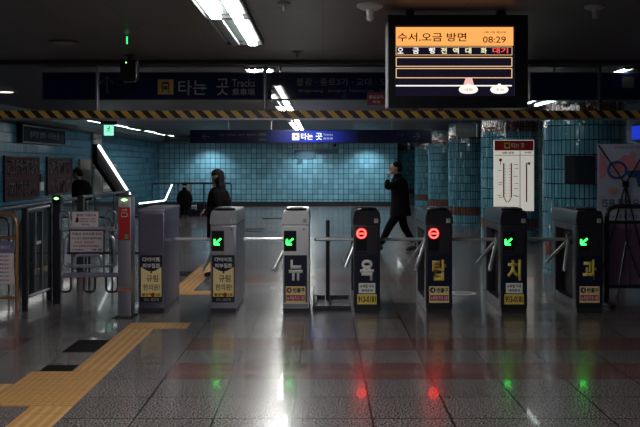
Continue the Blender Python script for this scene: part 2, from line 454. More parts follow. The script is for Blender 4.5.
fixture(3.25, 37.2, 2.6, (True, True), 'added fluorescent light, unseen behind the lit blue sign, brightening the far right of the hall', 'right aisle strip lights', .14)  # added out of sight to light the dark far columns
fixture(2.4, 29.0, 1.6, (True, True), 'added short fluorescent light, unseen behind the lit sign, for the farthest pillars', 'right aisle strip lights', .14)  # added lamp, kept unseen behind the lit sign

def downlight(x, y, z, label, power=60, m='downl', r=.08, aim=(0, .25, -1)):
    t = thing('downlight', label, 'ceiling light', (x, y, z), 0, 'round downlights')
    MB().lathe([(r*1.25, 0), (r*1.25, -.012), (r, -.018)], n=24).build('trim_ring', M['grey'], t, smooth=True)
    MB().lathe([(r*.9, -.016), (r*.8, -.026)], n=24).build('lens', M[m], t)
    if power:
        l = bpy.data.lights.new('lamp', 'SPOT'); l.energy = power; l.spot_size = math.radians(125); l.spot_blend = .8
        l.shadow_soft_size = .06; l.color = (.86, .98, 1.0)
        lo = bpy.data.objects.new('lamp', l); C.objects.link(lo); lo.parent = t; lo.location = (0, 0, -.05)
        lo.rotation_euler = Vector(aim).to_track_quat('-Z', 'Y').to_euler()
    return t
for x, lab in ((-4.35, 'small round downlight over the back wall, left of the blue sign middle'), (-.61, 'small round downlight over the back wall under the lit sign'),
               (1.7, 'small round downlight over the right end of the back wall')):
    downlight(x, 33.95, 2.46, lab, 90)
downlight(-4.75, 13.3, ZC, 'dim warm ceiling light near the left edge above the striped bar', 0, 'warml', .13)

# ------------------------------------------------------------------ hazard bar
t = thing('height_bar', 'yellow and black striped bar hung across above all the gates', 'barrier', (0, 9.58, 0))
bx('striped_beam', M['hazard'], t, -5.2, 5.0, -.03, .03, 2.105, 2.185)
bx('lip', M['steel'], t, -5.2, 5.0, -.04, .04, 2.085, 2.104, bev=.004)
for x in (-4.23, -2.43, -.625, 1.18, 2.98, 4.78):
    MB().cyl((x, -.005, 2.186), (x, -.005, ZC), .022, n=12).cyl((x, -.005, ZC-.012), (x, -.005, ZC), .05, n=16).build('hanger_pole', M['steel'] if x < 2 else M['gun'], t, smooth=True)

# ------------------------------------------------------------------ pictograms
def train_icon(mb, x, z, s, y):
    """front view of a train as raised strokes"""
    mb.box(x-s*.26, x+s*.26, y-.004, y, z+s*.30, z+s*.38)
    mb.prism([(x-s*.30, z-.18*s), (x+s*.30, z-.18*s), (x+s*.30, z+.22*s), (x+s*.2, z+.32*s), (x-s*.2, z+.32*s), (x-s*.30, z+.22*s)], 'y', y-.004, y)
    for k in (-1, 1): mb.prism([(x+k*s*.12, z-.2*s), (x+k*s*.2, z-.2*s), (x+k*s*.34, z-.42*s), (x+k*s*.24, z-.42*s)], 'y', y-.004, y)
def train_win(mb, x, z, s, y):
    mb.box(x-s*.2, x+s*.2, y-.006, y, z+s*.04, z+s*.22)
    for k in (-1, 1): mb.cyl((x+k*s*.17, y-.006, z-.08*s), (x+k*s*.17, y, z-.08*s), s*.05, n=10)
def arrow(mb, x, z, s, ang, y, th=.004, w=.09):
    """outline arrow pointing at angle ang (0 = right, 90 = up)"""
    ca, sa = math.cos(ang), math.sin(ang)
    def seg(a, b, ww):
        a, b = Vector(a), Vector(b); d = (b-a).normalized(); nn = Vector((-d.y, d.x))*ww/2
        pts = [a+nn, b+nn, b-nn, a-nn]
        mb.prism([(x+(p.x*ca-p.y*sa)*s, z+(p.x*sa+p.y*ca)*s) for p in pts], 'y', y-th, y)
    seg((-.5, 0), (.46, 0), w); seg((.5, 0), (.08, .42), w); seg((.5, 0), (.08, -.42), w)

# ------------------------------------------------------------------ big blue sign behind the bar
def big_sign(x0, x1, label, grp):
    d = 10.0
    t = thing('hanging_sign', label, 'sign', ((x0+x1)/2, d, 0), 0, grp)
    hw = (x1-x0)/2
    MB().box(-hw, hw, 0, .16, 2.33, 2.645, bev=.012).build('housing', M['darkgrey'], t)
    bx('face', M['sign'], t, -hw+.02, hw-.02, -.004, .001, 2.345, 2.63)
    for x in (-hw*.62, 0, hw*.62): MB().cyl((x, .08, 2.64), (x, .08, ZC), .012, n=8).build('hanger', M['darkgrey'], t)
    return t, (x0+x1)/2
t, cx = big_sign(WX(42, 10), WX(518, 10), 'long dark blue hanging sign reading 타는 곳 Tracks behind the striped bar', 'dark blue hanging signs')
mb = MB(); arrow(mb, WX(107, 10)-cx, WZ(85, 10), .19, PI/2, -.004, .003, .07); mb.build('arrow', M['signdim'], t)
mb = MB().box(WX(158, 10)-cx, WX(173.5, 10)-cx, -.007, -.004, WZ(94.5, 10), WZ(79.5, 10), bev=.001)
pl = mb.build('pictogram', mat('pictogram_yellow', (.42, .28, .08), .4), t)
mb = MB(); train_icon(mb, WX(165.7, 10)-cx, WZ(87, 10), .15, -.007); mb.build('train_shape', M['black'], pl)
mb = MB(); train_win(mb, WX(165.7, 10)-cx, WZ(87, 10), .15, -.011); mb.build('train_window', mat('pictogram_yellow', (.42, .28, .08)), pl)
mb = MB().add_text('타는', WX(192.5, 10)-cx, WZ(87.5, 10), .17, WX(207, 10)-WX(179, 10), -.004)
mb.add_text('곳', WX(222.5, 10)-cx, WZ(87, 10), .185, WX(228.5, 10)-WX(216.5, 10), -.004)
mb.build('lettering', mat('sign_grey_film', (.26, .25, .27), .4), t)
mb = MB().add_text('Tracks', WX(243.5, 10)-cx, WZ(83, 10), .085, WX(255, 10)-WX(232, 10), -.004)
mb.add_text('乘車場', WX(243.5, 10)-cx, WZ(92, 10), .075, WX(255, 10)-WX(232.5, 10), -.004)
mb.build('small_lettering', mat('sign_grey_film', (.26, .25, .27)), t)
mb = MB().add_text('불광 · 종로3가 · 교대 · 오금', WX(346, 10)-cx, WZ(82, 10), .085, WX(396, 10)-WX(297, 10), -.004)
mb.add_text('Bulgwang · Jongno 3(sam)-ga · Seoul', WX(346, 10)-cx, WZ(91, 10), .04, WX(392, 10)-WX(298, 10), -.004)
mb.build('dull_lettering', M['signdim'], t)
mb = MB().box(WX(367, 10)-cx, WX(385, 10)-cx, -.008, -.004, WZ(105.5, 10), WZ(92.5, 10)); rs = mb.build('red_notice', mat('dull_red', (.22, .02, .04), .5), t)
mb = MB().add_text('출입금지', WX(376, 10)-cx, WZ(97, 10), .035, .16, -.008); mb.add_text('주의', WX(376, 10)-cx, WZ(102, 10), .03, .08, -.008); mb.build('notice_lettering', M['pink'], rs)
t, cx = big_sign(WX(530, 10), WX(668, 10), 'unlit dark hanging sign at the upper right beyond the screen', 'dark blue hanging signs')
mb = MB(); bx('pictogram', M['signdim'], t, WX(622, 10)-cx, WX(634, 10)-cx, -.006, -.004, WZ(88, 10), WZ(77, 10))

# second, partly lit sign farther in the hall
d = 20.2; cx = WX(311, d)
t = thing('hanging_sign', 'narrow black hanging sign farther back, its blue middle lit and reading 타는 곳', 'sign', (cx, d, 0))
MB().box(WX(190, d)-cx, WX(432, d)-cx, .006, .15, 2.095, 2.40, bev=.01).build('housing', M['black'], t)
bx('face', M['backlit'], t, WX(192, d)-cx, WX(430, d)-cx, 0, .006, 2.115, 2.38)
for px in (228, 271, 354, 392): MB().cyl((WX(px, d)-cx, .08, 2.39), (WX(px, d)-cx, .08, ZC), .014, n=8).build('hanger', M['grey'], t)
dz = WZ(136.5, d)
pl = bx('pictogram', M['signlit'], t, WX(292.3, d)-cx, WX(299, d)-cx, -.004, 0, WZ(140, d), WZ(133.2, d))
mb = MB(); train_icon(mb, WX(295.7, d)-cx, dz, .12, -.004); mb.build('train_shape', mat('pictogram_orange', (.5, .2, .05), .4), pl)
mb = MB().add_text('타는', WX(307, d)-cx, dz, .15, WX(313, d)-WX(301, d), 0, bold=.01)
mb.add_text('곳', WX(319, d)-cx, dz, .155, WX(322.5, d)-WX(316, d), 0, bold=.01); mb.build('lettering', M['signlit'], t)
mb = MB().add_text('Tracks', WX(328, d)-cx, WZ(134.6, d), .045, WX(333, d)-WX(323.5, d), 0).add_text('乘車場', WX(328, d)-cx, WZ(138.5, d), .05, WX(333, d)-WX(323.5, d), 0)
mb.build('small_lettering', mat('backlit_dim', (.4, .4, .4), .3, emit=(.6, .65, .8), es=.45), t)
mb = MB(); arrow(mb, WX(206, d)-cx, dz, .17, PI, 0, .003, .07); arrow(mb, WX(416, d)-cx, dz, .17, 0, 0, .003, .07)
mb.add_text('충무 · 경복궁 · 안국 · 종로3가', WX(238, d)-cx, WZ(134.8, d), .045, WX(256, d)-WX(219, d), 0)
mb.add_text('대화', WX(262.5, d)-cx, WZ(134.5, d), .06, WX(266, d)-WX(259, d), 0).add_text('Daehwa', WX(262.5, d)-cx, WZ(139.4, d), .04, WX(266, d)-WX(259, d), 0)
mb.add_text('수서', WX(400, d)-cx, WZ(134.8, d), .05, WX(403, d)-WX(397, d), 0)
mb.build('arrows_and_names', M['signdim'], t)

# ------------------------------------------------------------------ departure screen
d = 6.3; cx = WX(458, d)
t = thing('departure_screen', 'hanging black departure screen with an orange headline and the time 08:29', 'screen', (cx, d, 0))
def SX(px): return WX(px, d)-cx
def SZ(py): return WZ(py, d)
mb = MB().box(SX(388), SX(528), .03, .22, SZ(108), SZ(15), bev=.012); mb.build('casing', M['black'], t)
mb = MB()
mb.box(SX(388), SX(528), 0, .03, SZ(25), SZ(15)).box(SX(388), SX(528), 0, .03, SZ(108), SZ(96)).box(SX(388), SX(395), 0, .03, SZ(96), SZ(25)).box(SX(515), SX(528), 0, .03, SZ(96), SZ(25))
mb.build('bezel', mat('bezel_black', (.004, .004, .006), .3, spec=.3), t)
MB().box(SX(387.4), SX(388.6), -.004, .2, SZ(107), SZ(22), bev=.002).build('side_trim', M['grey'], t)
for x in (-.33, .33): MB().box(x-.03, x+.03, .1, .16, SZ(16), ZC).build('bracket', M['black'], t)
for x in (-.12, -.3): MB().box(x-.02, x+.02, .02, .06, SZ(111), SZ(107.5), bev=.004).build('latch', M['darkgrey'], t)
sc = bx('display', M['scr'], t, SX(395), SX(515), .012, .03, SZ(96), SZ(25))
bx('headline_band', M['orange'], sc, SX(396), SX(513.5), .006, .012, SZ(45.5), SZ(27))
mb = MB().add_text('수서.오금 방면', SX(432), SZ(37), .062, SX(466.5)-SX(397.5), .006, th=.002, bold=.012)
mb.add_text('08:29', SX(494.5), SZ(39.5), .045, SX(506)-SX(483), .006, th=.002, bold=.005)
mb.add_text('2월 2일 월요일', SX(495), SZ(32), .014, SX(506)-SX(484), .006, th=.002)
mb.build('headline_text', M['ink'], sc)
mb = MB()
def frame2(mb, x0, x1, y0, y1, th=.005, yy=.008):
    a, b, c_, e = SX(x0), SX(x1), SZ(y1), SZ(y0)
    mb.box(a, b, yy, .012, e-th, e).box(a, b, yy, .012, c_, c_+th).box(a, a+th, yy, .012, c_+th, e-th).box(b-th, b, yy, .012, c_+th, e-th)
frame2(mb, 396, 512.5, 46.5, 55, .003); frame2(mb, 396, 512.5, 57, 66.5); frame2(mb, 396, 512.5, 68, 78)
mb.build('row_frames', M['orange_hot'], sc)
mb = MB().add_text('오', SX(400.5), SZ(50.5), .042, .042, .008, th=.002, bold=.02).add_text('금', SX(416), SZ(50.5), .042, .042, .008, th=.002, bold=.02).add_text('행', SX(432), SZ(50.5), .042, .042, .008, th=.002, bold=.02)
mb.build('white_row_text', M['scrw'], sc)
mb = MB()
for c, px in zip('전역대화', (444, 456, 468.5, 484)): mb.add_text(c, SX(px), SZ(50.5), .042, .042, .008, th=.002, bold=.02)
mb.build('yellow_row_text', M['scry'], sc)
MB().add_text('대기', SX(500.5), SZ(50.3), .040, SX(508.5)-SX(493), .008, th=.002, bold=.015).build('red_row_text', M['scrr'], sc)
mb = MB().box(SX(396), SX(512), .006, .012, SZ(86.2), SZ(85))
mb.build('route_line', M['scrw'], sc)
for px, w_, txt in ((468.5, 9.5, '대청'), (499.5, 9, '수서')):
    mb = MB()
    pts = [(SX(px)+w_*d/F*math.cos(a)*(abs(math.cos(a))**-.3 if abs(math.cos(a)) > .01 else 1), SZ(89.5)+4.2*d/F*math.sin(a)) for a in [2*PI*k/24+.01 for k in range(24)]]
    mb.prism(pts, 'y', .002, .006)
    mb.cyl((SX(px), .002, SZ(85.5)), (SX(px), .006, SZ(85.5)), .014, n=16)
    mk = mb.build('station_marker', M['scrw'], sc)
    MB().add_text(txt, SX(px), SZ(89.8), .022, .055, .002, th=.002).build('marker_text', M['grey'], mk)
mb = MB().prism([(SX(463.5), SZ(85)), (SX(474), SZ(85)), (SX(472), SZ(77.5)), (SX(466), SZ(77.5))], 'y', .002, .006); mb.build('train_symbol', M['scrp'], sc)

# ------------------------------------------------------------------ ceiling devices
t = thing('ceiling_device', 'black box with a tiny green light hung from the ceiling before the blue sign', 'ceiling device', (WX(129.5, 9.0), 9.0, 0))
MB().box(-.085, .085, -.06, .06, 2.46, 2.66, bev=.012).box(-.06, .06, -.05, .05, 2.44, 2.46).build('housing', M['black'], t)
MB().cyl((0, 0, 2.66), (0, 0, ZC), .018).cyl((0, 0, ZC-.01), (0, 0, ZC), .05).build('stem', M['darkgrey'], t)
MB().sph((-.02, -.062, 2.63), .006).build('indicator', M['led'], t)
t = thing('green_glare', 'thin green glare built as a glowing piece above the black box', 'ceiling light', (WX(127, 7.6), 7.6, ZC))  # green glare streak made as an added glowing piece; no known lamp
MB().box(-.015, .015, -.015, .015, -.010, 0, bev=.003).build('added_mount', M['black'], t)
MB().box(-.006, .006, -.006, .006, -.075, -.010, bev=.003).build('lens', mat('glare_green', (0, .1, .02), .3, emit=(.05, 1, .3), es=1.2), t)
def detector(x, y, label, s=1.0, m='lightgrey'):
    t = thing('ceiling_detector', label, 'detector', (x, y, ZC), 0, 'ceiling detectors')
    MB().lathe([(.09*s, 0), (.09*s, -.018*s), (.06*s, -.035*s)], n=24).build('base', M[m], t, smooth=True)
    MB().lathe([(.03*s, -.035*s), (.022*s, -.07*s), (.026*s, -.10*s), (.012*s, -.115*s)], n=16).build('head', M[m], t, smooth=True)
detector(WX(370, 6.15), 6.15, 'pale round ceiling detector near the top edge left of the screen', 1.0)
detector(WX(595, 6.2), 6.2, 'dark ceiling detector near the top right of the picture', .8, 'grey')
detector(WX(297, 8.7), 8.7, 'small dark ceiling detector right of the half lit fixture', .5, 'grey')
detector(WX(284, 6.1), 6.1, 'small dark ceiling detector at the top edge right of the lit fixture', .5, 'grey')
t = thing('dome_camera', 'small dark dome camera under the ceiling above the lit blue sign', 'camera', (WX(338, 19.5), 19.5, ZC))
MB().lathe([(.11, 0), (.11, -.04)], n=24).build('base', M['lightgrey'], t)
MB().lathe([(.09, -.04), (.085, -.08), (.06, -.115), (.02, -.13)], n=24).build('dome', M['black'], t, smooth=True)
t = thing('ceiling_speaker', 'flat round grille on the dark ceiling at the upper left', 'speaker', (WX(64, 8.0), 8.0, ZC))
MB().lathe([(.13, 0), (.13, -.008), (.12, -.014)], n=32).build('rim', M['darkgrey'], t)
MB().lathe([(.11, -.012), (.09, -.018)], n=32).build('grille', M['grey'], t)
# exit sign
d = 22.0; cx = WX(108.5, d)
t = thing('exit_sign', 'small green lit exit sign hanging at the left above the stair opening', 'sign', (cx, d, 0))
MB().box(-.2, .2, -.02, .1, WZ(125, d), WZ(121, d), bev=.01).build('bracket', M['darkgrey'], t)
MB().cyl((0, .04, WZ(121, d)), (0, .04, ZC), .012, n=8).build('stem', M['darkgrey'], t)
MB().box(-.115, .115, 0, .06, WZ(135.5, d), WZ(125, d), bev=.006).build('lightbox', M['exitl'], t)
mb = MB(); a = Vector((0, 0, WZ(130, d)))
mb.sph((.02, -.004, a.z+.075), .02, .004, .02, 10)
for p, q in (((.01, .05), (-.01, -.005)), ((-.01, -.005), (.05, -.05)), ((-.01, -.005), (-.05, -.06)), ((.01, .045), (.055, .01)), ((.01, .045), (-.045, .03))):
    mb.tube([(p[0], -.004, a.z+p[1]), (q[0], -.004, a.z+q[1])], .008, n=6)
mb.build('running_figure', mat('exit_dark_green', (0, .12, .06), .4), t)

# ------------------------------------------------------------------ ticket gates
GY = 9.61
def gate(cx, label, kind, ad, dark, arm=True, narrow=False):
    t = thing('ticket_gate', label, 'ticket gate', (cx, GY, 0), 0, 'row of ticket gates')
    body, headm, hw = (M['gun'], M['shade_head'], .142) if dark else ((M['steel_lit'], M['steel_lit'], .142) if kind == 'hi' else (M['steel'], M['steel_mid'], .142))  # one gate steel in lit, half-lit and shaded copies; lighting painted in
    if narrow: body = M['steel1']
    # plinth, body with recessed flank
    bx('plinth', M['darkgrey'], t, -hw+.006, hw-.006, .004, .996, 0, .055)
    if narrow: mb = MB().box(-hw, hw, 0, 1.0, .05, 1.10, bev=.010)
    else:      # hollowed flank on the passage side, where the tripod sits
        mb = MB().box(-hw+.10, hw, 0.001, .999, .051, .949).box(-hw, hw-.001, 0, .15, .05, .95, bev=.006).box(-hw, hw-.001, .85, 1.0, .05, .95, bev=.006)
        mb.box(-hw+.001, hw-.002, .14, .86, .88, .948).box(-hw+.001, hw-.002, .14, .86, .052, .13)
    mb.build('body', body, t, smooth=True)
    if narrow:
        MB().box(-hw-.004, hw+.004, -.006, 1.006, 1.095, 1.125, bev=.008).build('top_cover', M['steel'], t, smooth=True)
        bx('seam_panel', M['steel1'], t, -hw+.018, hw-.018, -.004, .001, .66, 1.07, bev=.002)
        ad(t, hw); return t
    # head: slanted trapezoid with black reader oval
    mb = MB().prism([(-hw-.006, .955), (hw+.006, .955), (hw+.006, 1.015), (hw-.012, 1.105), (-hw+.012, 1.105), (-hw-.006, 1.015)], 'y', -.012, 1.01)
    es = mb.bm.edges[:]; bmesh.ops.bevel(mb.bm, geom=es, offset=.008, segments=2, affect='EDGES')
    mb.build('head', headm, t, smooth=True)
    mb = MB(); prof = [(.118, 1.103), (.118, 1.118), (.108, 1.130), (.03, 1.134)]
    mb.lathe(prof, (0, 0, 0), 32).xform(Matrix.Translation((0, .13, 0)) @ Matrix.Diagonal((1, 1.1, 1, 1)))
    rd = mb.build('card_reader', M['black'], t, smooth=True)
    MB().lathe([(.08, 1.131), (.078, 1.139)], (0, .13, 0), 28).build('reader_ring', M['gun'] if dark else M['grey'], rd, smooth=True)
    MB().sph((0, .018, 1.12), .007).build('reader_light', M['redl'] if kind == 'no' else M['bled'], rd)
    bx('seam', M['matte'], t, -hw+.002, hw-.002, -.002, .998, .948, .958)
    # transit card mark on the head
    mk = bx('card_sticker', M['lightgrey'], t, hw-.065, hw-.022, -.016, -.011, .975, 1.02); MB().add_text('T', hw-.043, .997, .028, None, -.016, .002).build('mark', M['navy'], mk)
    # display window
    up = bx('upper_panel', headm if not dark else M['gun'], t, -hw+.012, hw-.03, -.006, .001, .635, .935, bev=.002)
    x0, x1 = -hw+.022, -hw+.142
    fr = MB().box(x0-.008, x1+.008, -.012, -.004, .668, .892, bev=.004).build('display_frame', M['darkgrey'], t)
    bx('display_window', M['black'], fr, x0, x1, -.015, -.011, .676, .884)
    mb = MB(); xc = (x0+x1)/2
    if kind == 'no':
        z = .86
        ring = [(xc+.046*math.cos(a), -.018, z+.046*math.sin(a)) for a in [2*PI*k/28 for k in range(28)]]
        mb.tube(ring, .008, n=6, closed=True).box(xc-.030, xc+.030, -.022, -.015, z-.007, z+.007)
        mb.build('stop_symbol', M['redl'], fr)
    else:
        arrow(mb, xc-.002, .775, .092, math.radians(222), -.015, .005, .17); mb.build('arrow_symbol', M['green'], fr)
    MB().cyl((hw-.055, -.010, .905), (hw-.055, 0, .905), .008, n=12).build('lock', M['black'], t)
    ad(t, hw)
    if arm:
        # recessed flank and tripod
        bx('flank_panel', M['matte'], t, -hw+.092, -hw+.101, .15, .85, .13, .88)
        hub = MB().cyl((-hw+.10, .5, .77), (-hw+.045, .5, .755), .075, .060, n=22).build('tripod_hub', M['darkgrey'], t, smooth=True)
        c0 = Vector((-hw+.055, .5, .755)); L = .47 if cx == .475 else .51
        for v in ((-1, 0, .0), (-.30, -.75, -.59), (-.30, .75, -.59)):
            v = Vector(v).normalized()
            MB().cyl(c0, c0+v*L, .019, n=14).sph(c0+v*L, .019, n=12).build('arm', M['armsteel'], hub, smooth=True)
    # low kick plate
    bx('kick_plate', M['steel'] if not dark else M['gun'], t, -hw+.01, hw-.01, -.006, .001, .058, .10)
    return t

def ad_big(ch, col, lab):
    def f(t, hw):
        p = bx('advert_panel', M['navy'], t, -hw+.018, hw-.02, -.007, .001, .115, .625)
        xc = 0
        MB().add_text(ch, xc, .465, .225, .15, -.007, .002, bold=.04).build('big_letter', M[col], p)
        if lab == 4:
            y = bx('exit_label', M['cream'], p, -.108, .106, -.010, -.006, .112, .290)
            MB().cyl((-.070, -.013, .248), (-.070, -.009, .248), .030, n=20).build('number_disc', M['red'] if col == 'white' else M['ink'], y)
            MB().add_text('4', -.070, .248, .038, None, -.013, .0015).build('number', M['white'], y)
            MB().add_text('번출구', .035, .248, .052, .125, -.010, .002, bold=.03).build('exit_text', M['ink'], y)
            bx('purple_band' if col != 'white' else 'crimson_band', M['crimson'], y, -.100, .098, -.012, -.009, .135, .195)
            MB().add_text('뉴욕탑치과 3층', -.001, .165, .042, .185, -.012, .002, bold=.01).build('clinic_text', M['pink'], y)
        else:
            b = bx('white_label', M['white'], p, -.09, .09, -.010, -.006, .215, .325, bev=.001)
            MB().add_text('뉴욕탑 치과', 0, .292, .036, .15, -.010, .002, bold=.02).add_text('예약문의', 0, .245, .032, .12, -.010, .002, bold=.02).build('white_label_text', M['ink'], b)
            y = bx('phone_label', M['yellow'], p, -.106, .104, -.010, -.006, .095, .205)
            MB().add_text('913-0181', 0, .15, .068, .19, -.010, .002, bold=.03).build('phone_text', M['ink'], y)
    return f
def ad_clinic(t, hw):
    p = bx('advert_panel', M['navy'], t, -hw+.02, hw-.022, -.007, .001, .115, .625)
    MB().add_text('다이어트', 0, .578, .05, .19, -.007, .002, bold=.02).add_text('피부질환', 0, .512, .05, .19, -.007, .002, bold=.02).build('white_heading', M['white'], p)
    pts = [(-.112, .20), (.110, .20), (.110, .50)] + [(.11-.222*k/10, .50-.05*math.sin(PI*k/10)) for k in range(1, 10)] + [(-.112, .50)]
    y = MB().prism(pts, 'y', -.010, -.006).build('yellow_field', M['cream'], p)
    MB().add_text('규림', .012, .375, .072, .125, -.010, .002, bold=.01).add_text('한의원!', .004, .28, .066, .18, -.010, .002, bold=.01).build('clinic_text', M['ink'], y)
    MB().cyl((0, -.012, .44), (0, -.009, .44), .012, n=12).build('emblem', M['red'], y)
    s = bx('strip', M['yellow'], p, -.112, .110, -.011, -.006, .178, .225)
    MB().add_text('불광역   3층', 0, .2, .03, .20, -.011, .002, bold=.02).build('strip_text', M['ink'], s)
    MB().cyl((.018, -.015, .2), (.018, -.010, .2), .022, n=16).build('red_dot', M['red'], s)
    MB().add_text('351-8275', .0, .145, .028, .16, -.007, .002).build('phone_text', M['signtext'], p)

gate(-1.855, 'wide plain grey cabinet at the left end of the gates with a clinic advert', 'narrow', ad_clinic, False, False, True)
gate(-1.075, 'steel ticket gate with green arrow and a yellow clinic advert', 'ok', ad_clinic, False)
gate(-.295, 'steel ticket gate coloured as lit with green arrow and a big white 뉴', 'hi', ad_big('뉴', 'white', 4), False)
gate(.475, 'ticket gate coloured as shaded with red stop symbol and a big white 욕', 'no', ad_big('욕', 'white', 9), True)
gate(1.255, 'ticket gate coloured as shaded with red stop symbol and a big yellow 탑', 'no', ad_big('탑', 'yellow', 4), True)
gate(2.065, 'ticket gate coloured as shaded with green arrow and a big yellow 치', 'ok', ad_big('치', 'yellow', 9), True)
gate(2.88, 'ticket gate coloured as shaded with green arrow and a yellow 과, last on the right', 'ok', ad_big('과', 'yellow', 4), True)

# free-standing divider post between 뉴 and 욕
t = thing('divider_post', 'slim free-standing steel post on a low frame between the 뉴 and 욕 gates', 'post', (.055, 10.21, 0))
MB().cyl((0, 0, .03), (0, 0, .94), .022, n=16).sph((0, 0, .95), .027, n=14).build('pole', M['darkgrey'], t, smooth=True)
mb = MB().box(-.17, .25, -.42, -.38, 0, .05, bev=.006).box(-.17, .25, .38, .42, 0, .05, bev=.006).box(-.03, .03, -.38, .38, 0, .045, bev=.006)
mb.box(-.17, -.13, -.38, .38, 0, .04)
mb.build('base_frame', M['darkgrey'], t)
bx('side_plate', M['gun'], t, -.166, -.155, -.3, .3, .035, .16)
MB().cyl((0, -.022, .76), (0, -.07, .76), .018, n=12).build('stop', M['lightgrey'], t)

# validator post with red face
d = 9.3; cx = -2.078
t = thing('validator_post', 'narrow steel post with a red button panel left of the wide cabinet', 'post', (cx, d, 0))
MB().box(-.068, .068, 0, .20, .012, 1.27, bev=.006).build('body', M['steel'], t, smooth=True)
bx('foot_plate', M['darkgrey'], t, -.1, .1, -.03, .23, 0, .012)
bx('top_cap', M['darkgrey'], t, -.07, .07, -.004, .204, 1.27, 1.285, bev=.003)
p = bx('light_panel', M['lightgrey'], t, -.058, .058, -.005, .001, 1.165, 1.262)
MB().prism([(-.035, 1.235), (.0, 1.25), (.035, 1.235), (.0, 1.222)], 'y', -.008, -.004).build('green_arrow', M['led'], p)
MB().add_text('교통카드', 0, 1.185, .02, .09, -.005, .002).build('panel_text', M['navy'], p)
p = bx('red_panel', M['red'], t, -.06, .06, -.006, .001, .815, 1.155)
mb = MB(); mb.tube([(-.03, -.008, 1.06), (.03, -.008, 1.06), (.03, -.008, 1.10), (-.03, -.008, 1.10)], .004, n=6, round_=.015, closed=True); mb.build('button_ring', M['lightgrey'], p)
MB().add_text('호출', 0, 1.13, .022, .06, -.006, .002).build('panel_text', M['white'], p)
MB().box(.0, .042, -.012, -.005, .83, .875, bev=.004).build('green_button', mat('green_button', (.1, .3, .12), .4), p)
bx('red_tape', mat('faded_red_tape', (.32, .12, .10), .5), t, -.069, .069, -.003, -.0005, .28, .32)

# ------------------------------------------------------------------ pass gate with notices
d = 10.15
t = thing('swing_gate', 'wide tubular swing gate carrying two paper notices left of the red panel post', 'gate', (WX(58, d), d, 0))
def GX(px): return WX(px, d)-WX(58, d)
def GZ(py): return WZ(py, d)
mb = MB().tube([(GX(62), 0, GZ(229)), (GX(114), 0, GZ(229))], .022)
mb.build('top_rail', M['railblue'], t, smooth=True)
mb = MB().tube([(GX(62), 0, GZ(275)), (GX(118), 0, GZ(275))], .028).build('bottom_rail', M['railblue'], t, smooth=True)
mb = MB().tube([(GX(64), 0, GZ(266)), (GX(66), 0, GZ(236)), (GX(113), 0, GZ(236)), (GX(116), 0, GZ(266))], .018, round_=.06, closed=True).build('inner_frame', M['railblue'], t, smooth=True)
mb = MB().tube([(GX(74), -.02, GZ(266)), (GX(76), -.02, GZ(255)), (GX(101), -.02, GZ(255)), (GX(103), -.02, GZ(266))], .016, round_=.04).build('handle', M['railblue'], t, smooth=True)
for a, b in ((60, 71), (84, 95), (106, 118)):
    MB().tube([(GX(a), 0, GZ(276)), (GX(a), 0, GZ(292)), (GX(b), 0, GZ(292)), (GX(b), 0, GZ(276))], .013, n=8, round_=.055).build('lower_hoop', M['darkgrey'], t, smooth=True)
for a, b in ((60, 69), (84, 93), (106, 116)):
    MB().tube([(GX(a), 0, GZ(229)), (GX(a), 0, GZ(211)), (GX(b), 0, GZ(211)), (GX(b), 0, GZ(229))], .011, n=8, round_=.05).build('upper_hoop', M['steel'], t, smooth=True)
for px in (72, 80, 104, 110): MB().cyl((GX(px), 0, GZ(229)), (GX(px), 0, GZ(275)), .008, n=8).build('upright', M['darkgrey'], t)
def notice(px0, px1, py0, py1, label, rows, m, bord=None):
    cx, cz = WX((px0+px1)/2, d), WZ((py0+py1)/2, d)
    hw, hh = (px1-px0)*d/F/2, (py1-py0)*d/F/2
    s = thing('notice', label, 'notice', (cx, d-.052, cz-hh), 0, 'notices on the swing gate')
    bx('board', m, s, -hw, hw, 0, .008, 0, 2*hh)
    if bord:
        mb = MB().box(-hw-.01, hw+.01, -.003, .011, -.01, .006).box(-hw-.01, hw+.01, -.003, .011, 2*hh-.006, 2*hh+.01)
        mb.box(-hw-.01, -hw+.006, -.003, .011, 0, 2*hh).box(hw-.006, hw+.01, -.003, .011, 0, 2*hh); mb.build('border', bord, s)
    for txt, u, v, hgt, wd, mm in rows:
        MB().add_text(txt, u*hw, hh+v*hh, hgt, wd*hw*2, 0, .0015, bold=.02).build('text_line', mm, s)
    return s
notice(73.5, 99, 211.5, 226.5, 'smaller upper paper notice with a small dark drawing on the swing gate',
       [('휠체어 이용안내', .1, .55, .025, .75, M['navy']), ('이용하시는 고객은', .2, .05, .02, .6, M['ink']), ('호출버튼을 누르세요', .2, -.28, .02, .65, M['red']), ('역무실', .0, -.68, .018, .3, M['ink'])], M['pink'])
s = MB().prism([(-.11, .05), (-.075, .05), (-.07, .09), (-.09, .115), (-.105, .09)], 'y', -.002, 0).build('drawing', M['ink'], bpy.data.objects['notice'])
notice(71, 105, 230, 252, 'larger lower paper notice in a dark frame on the swing gate',
       [('이용시 유의사항 안내', .0, .68, .03, .85, M['navy']), ('카드 대고 천천히 통과하세요', .0, .28, .024, .9, M['ink']), ('무리한 진입금지', -.15, -.08, .024, .6, M['red']),
        ('문이 닫힐때 주의하세요', -.05, -.42, .024, .75, M['ink']), ('역 장', .6, -.76, .024, .3, M['ink']), ('고객센터', -.55, -.76, .022, .35, M['ink'])], M['pink'], M['darkgrey'])

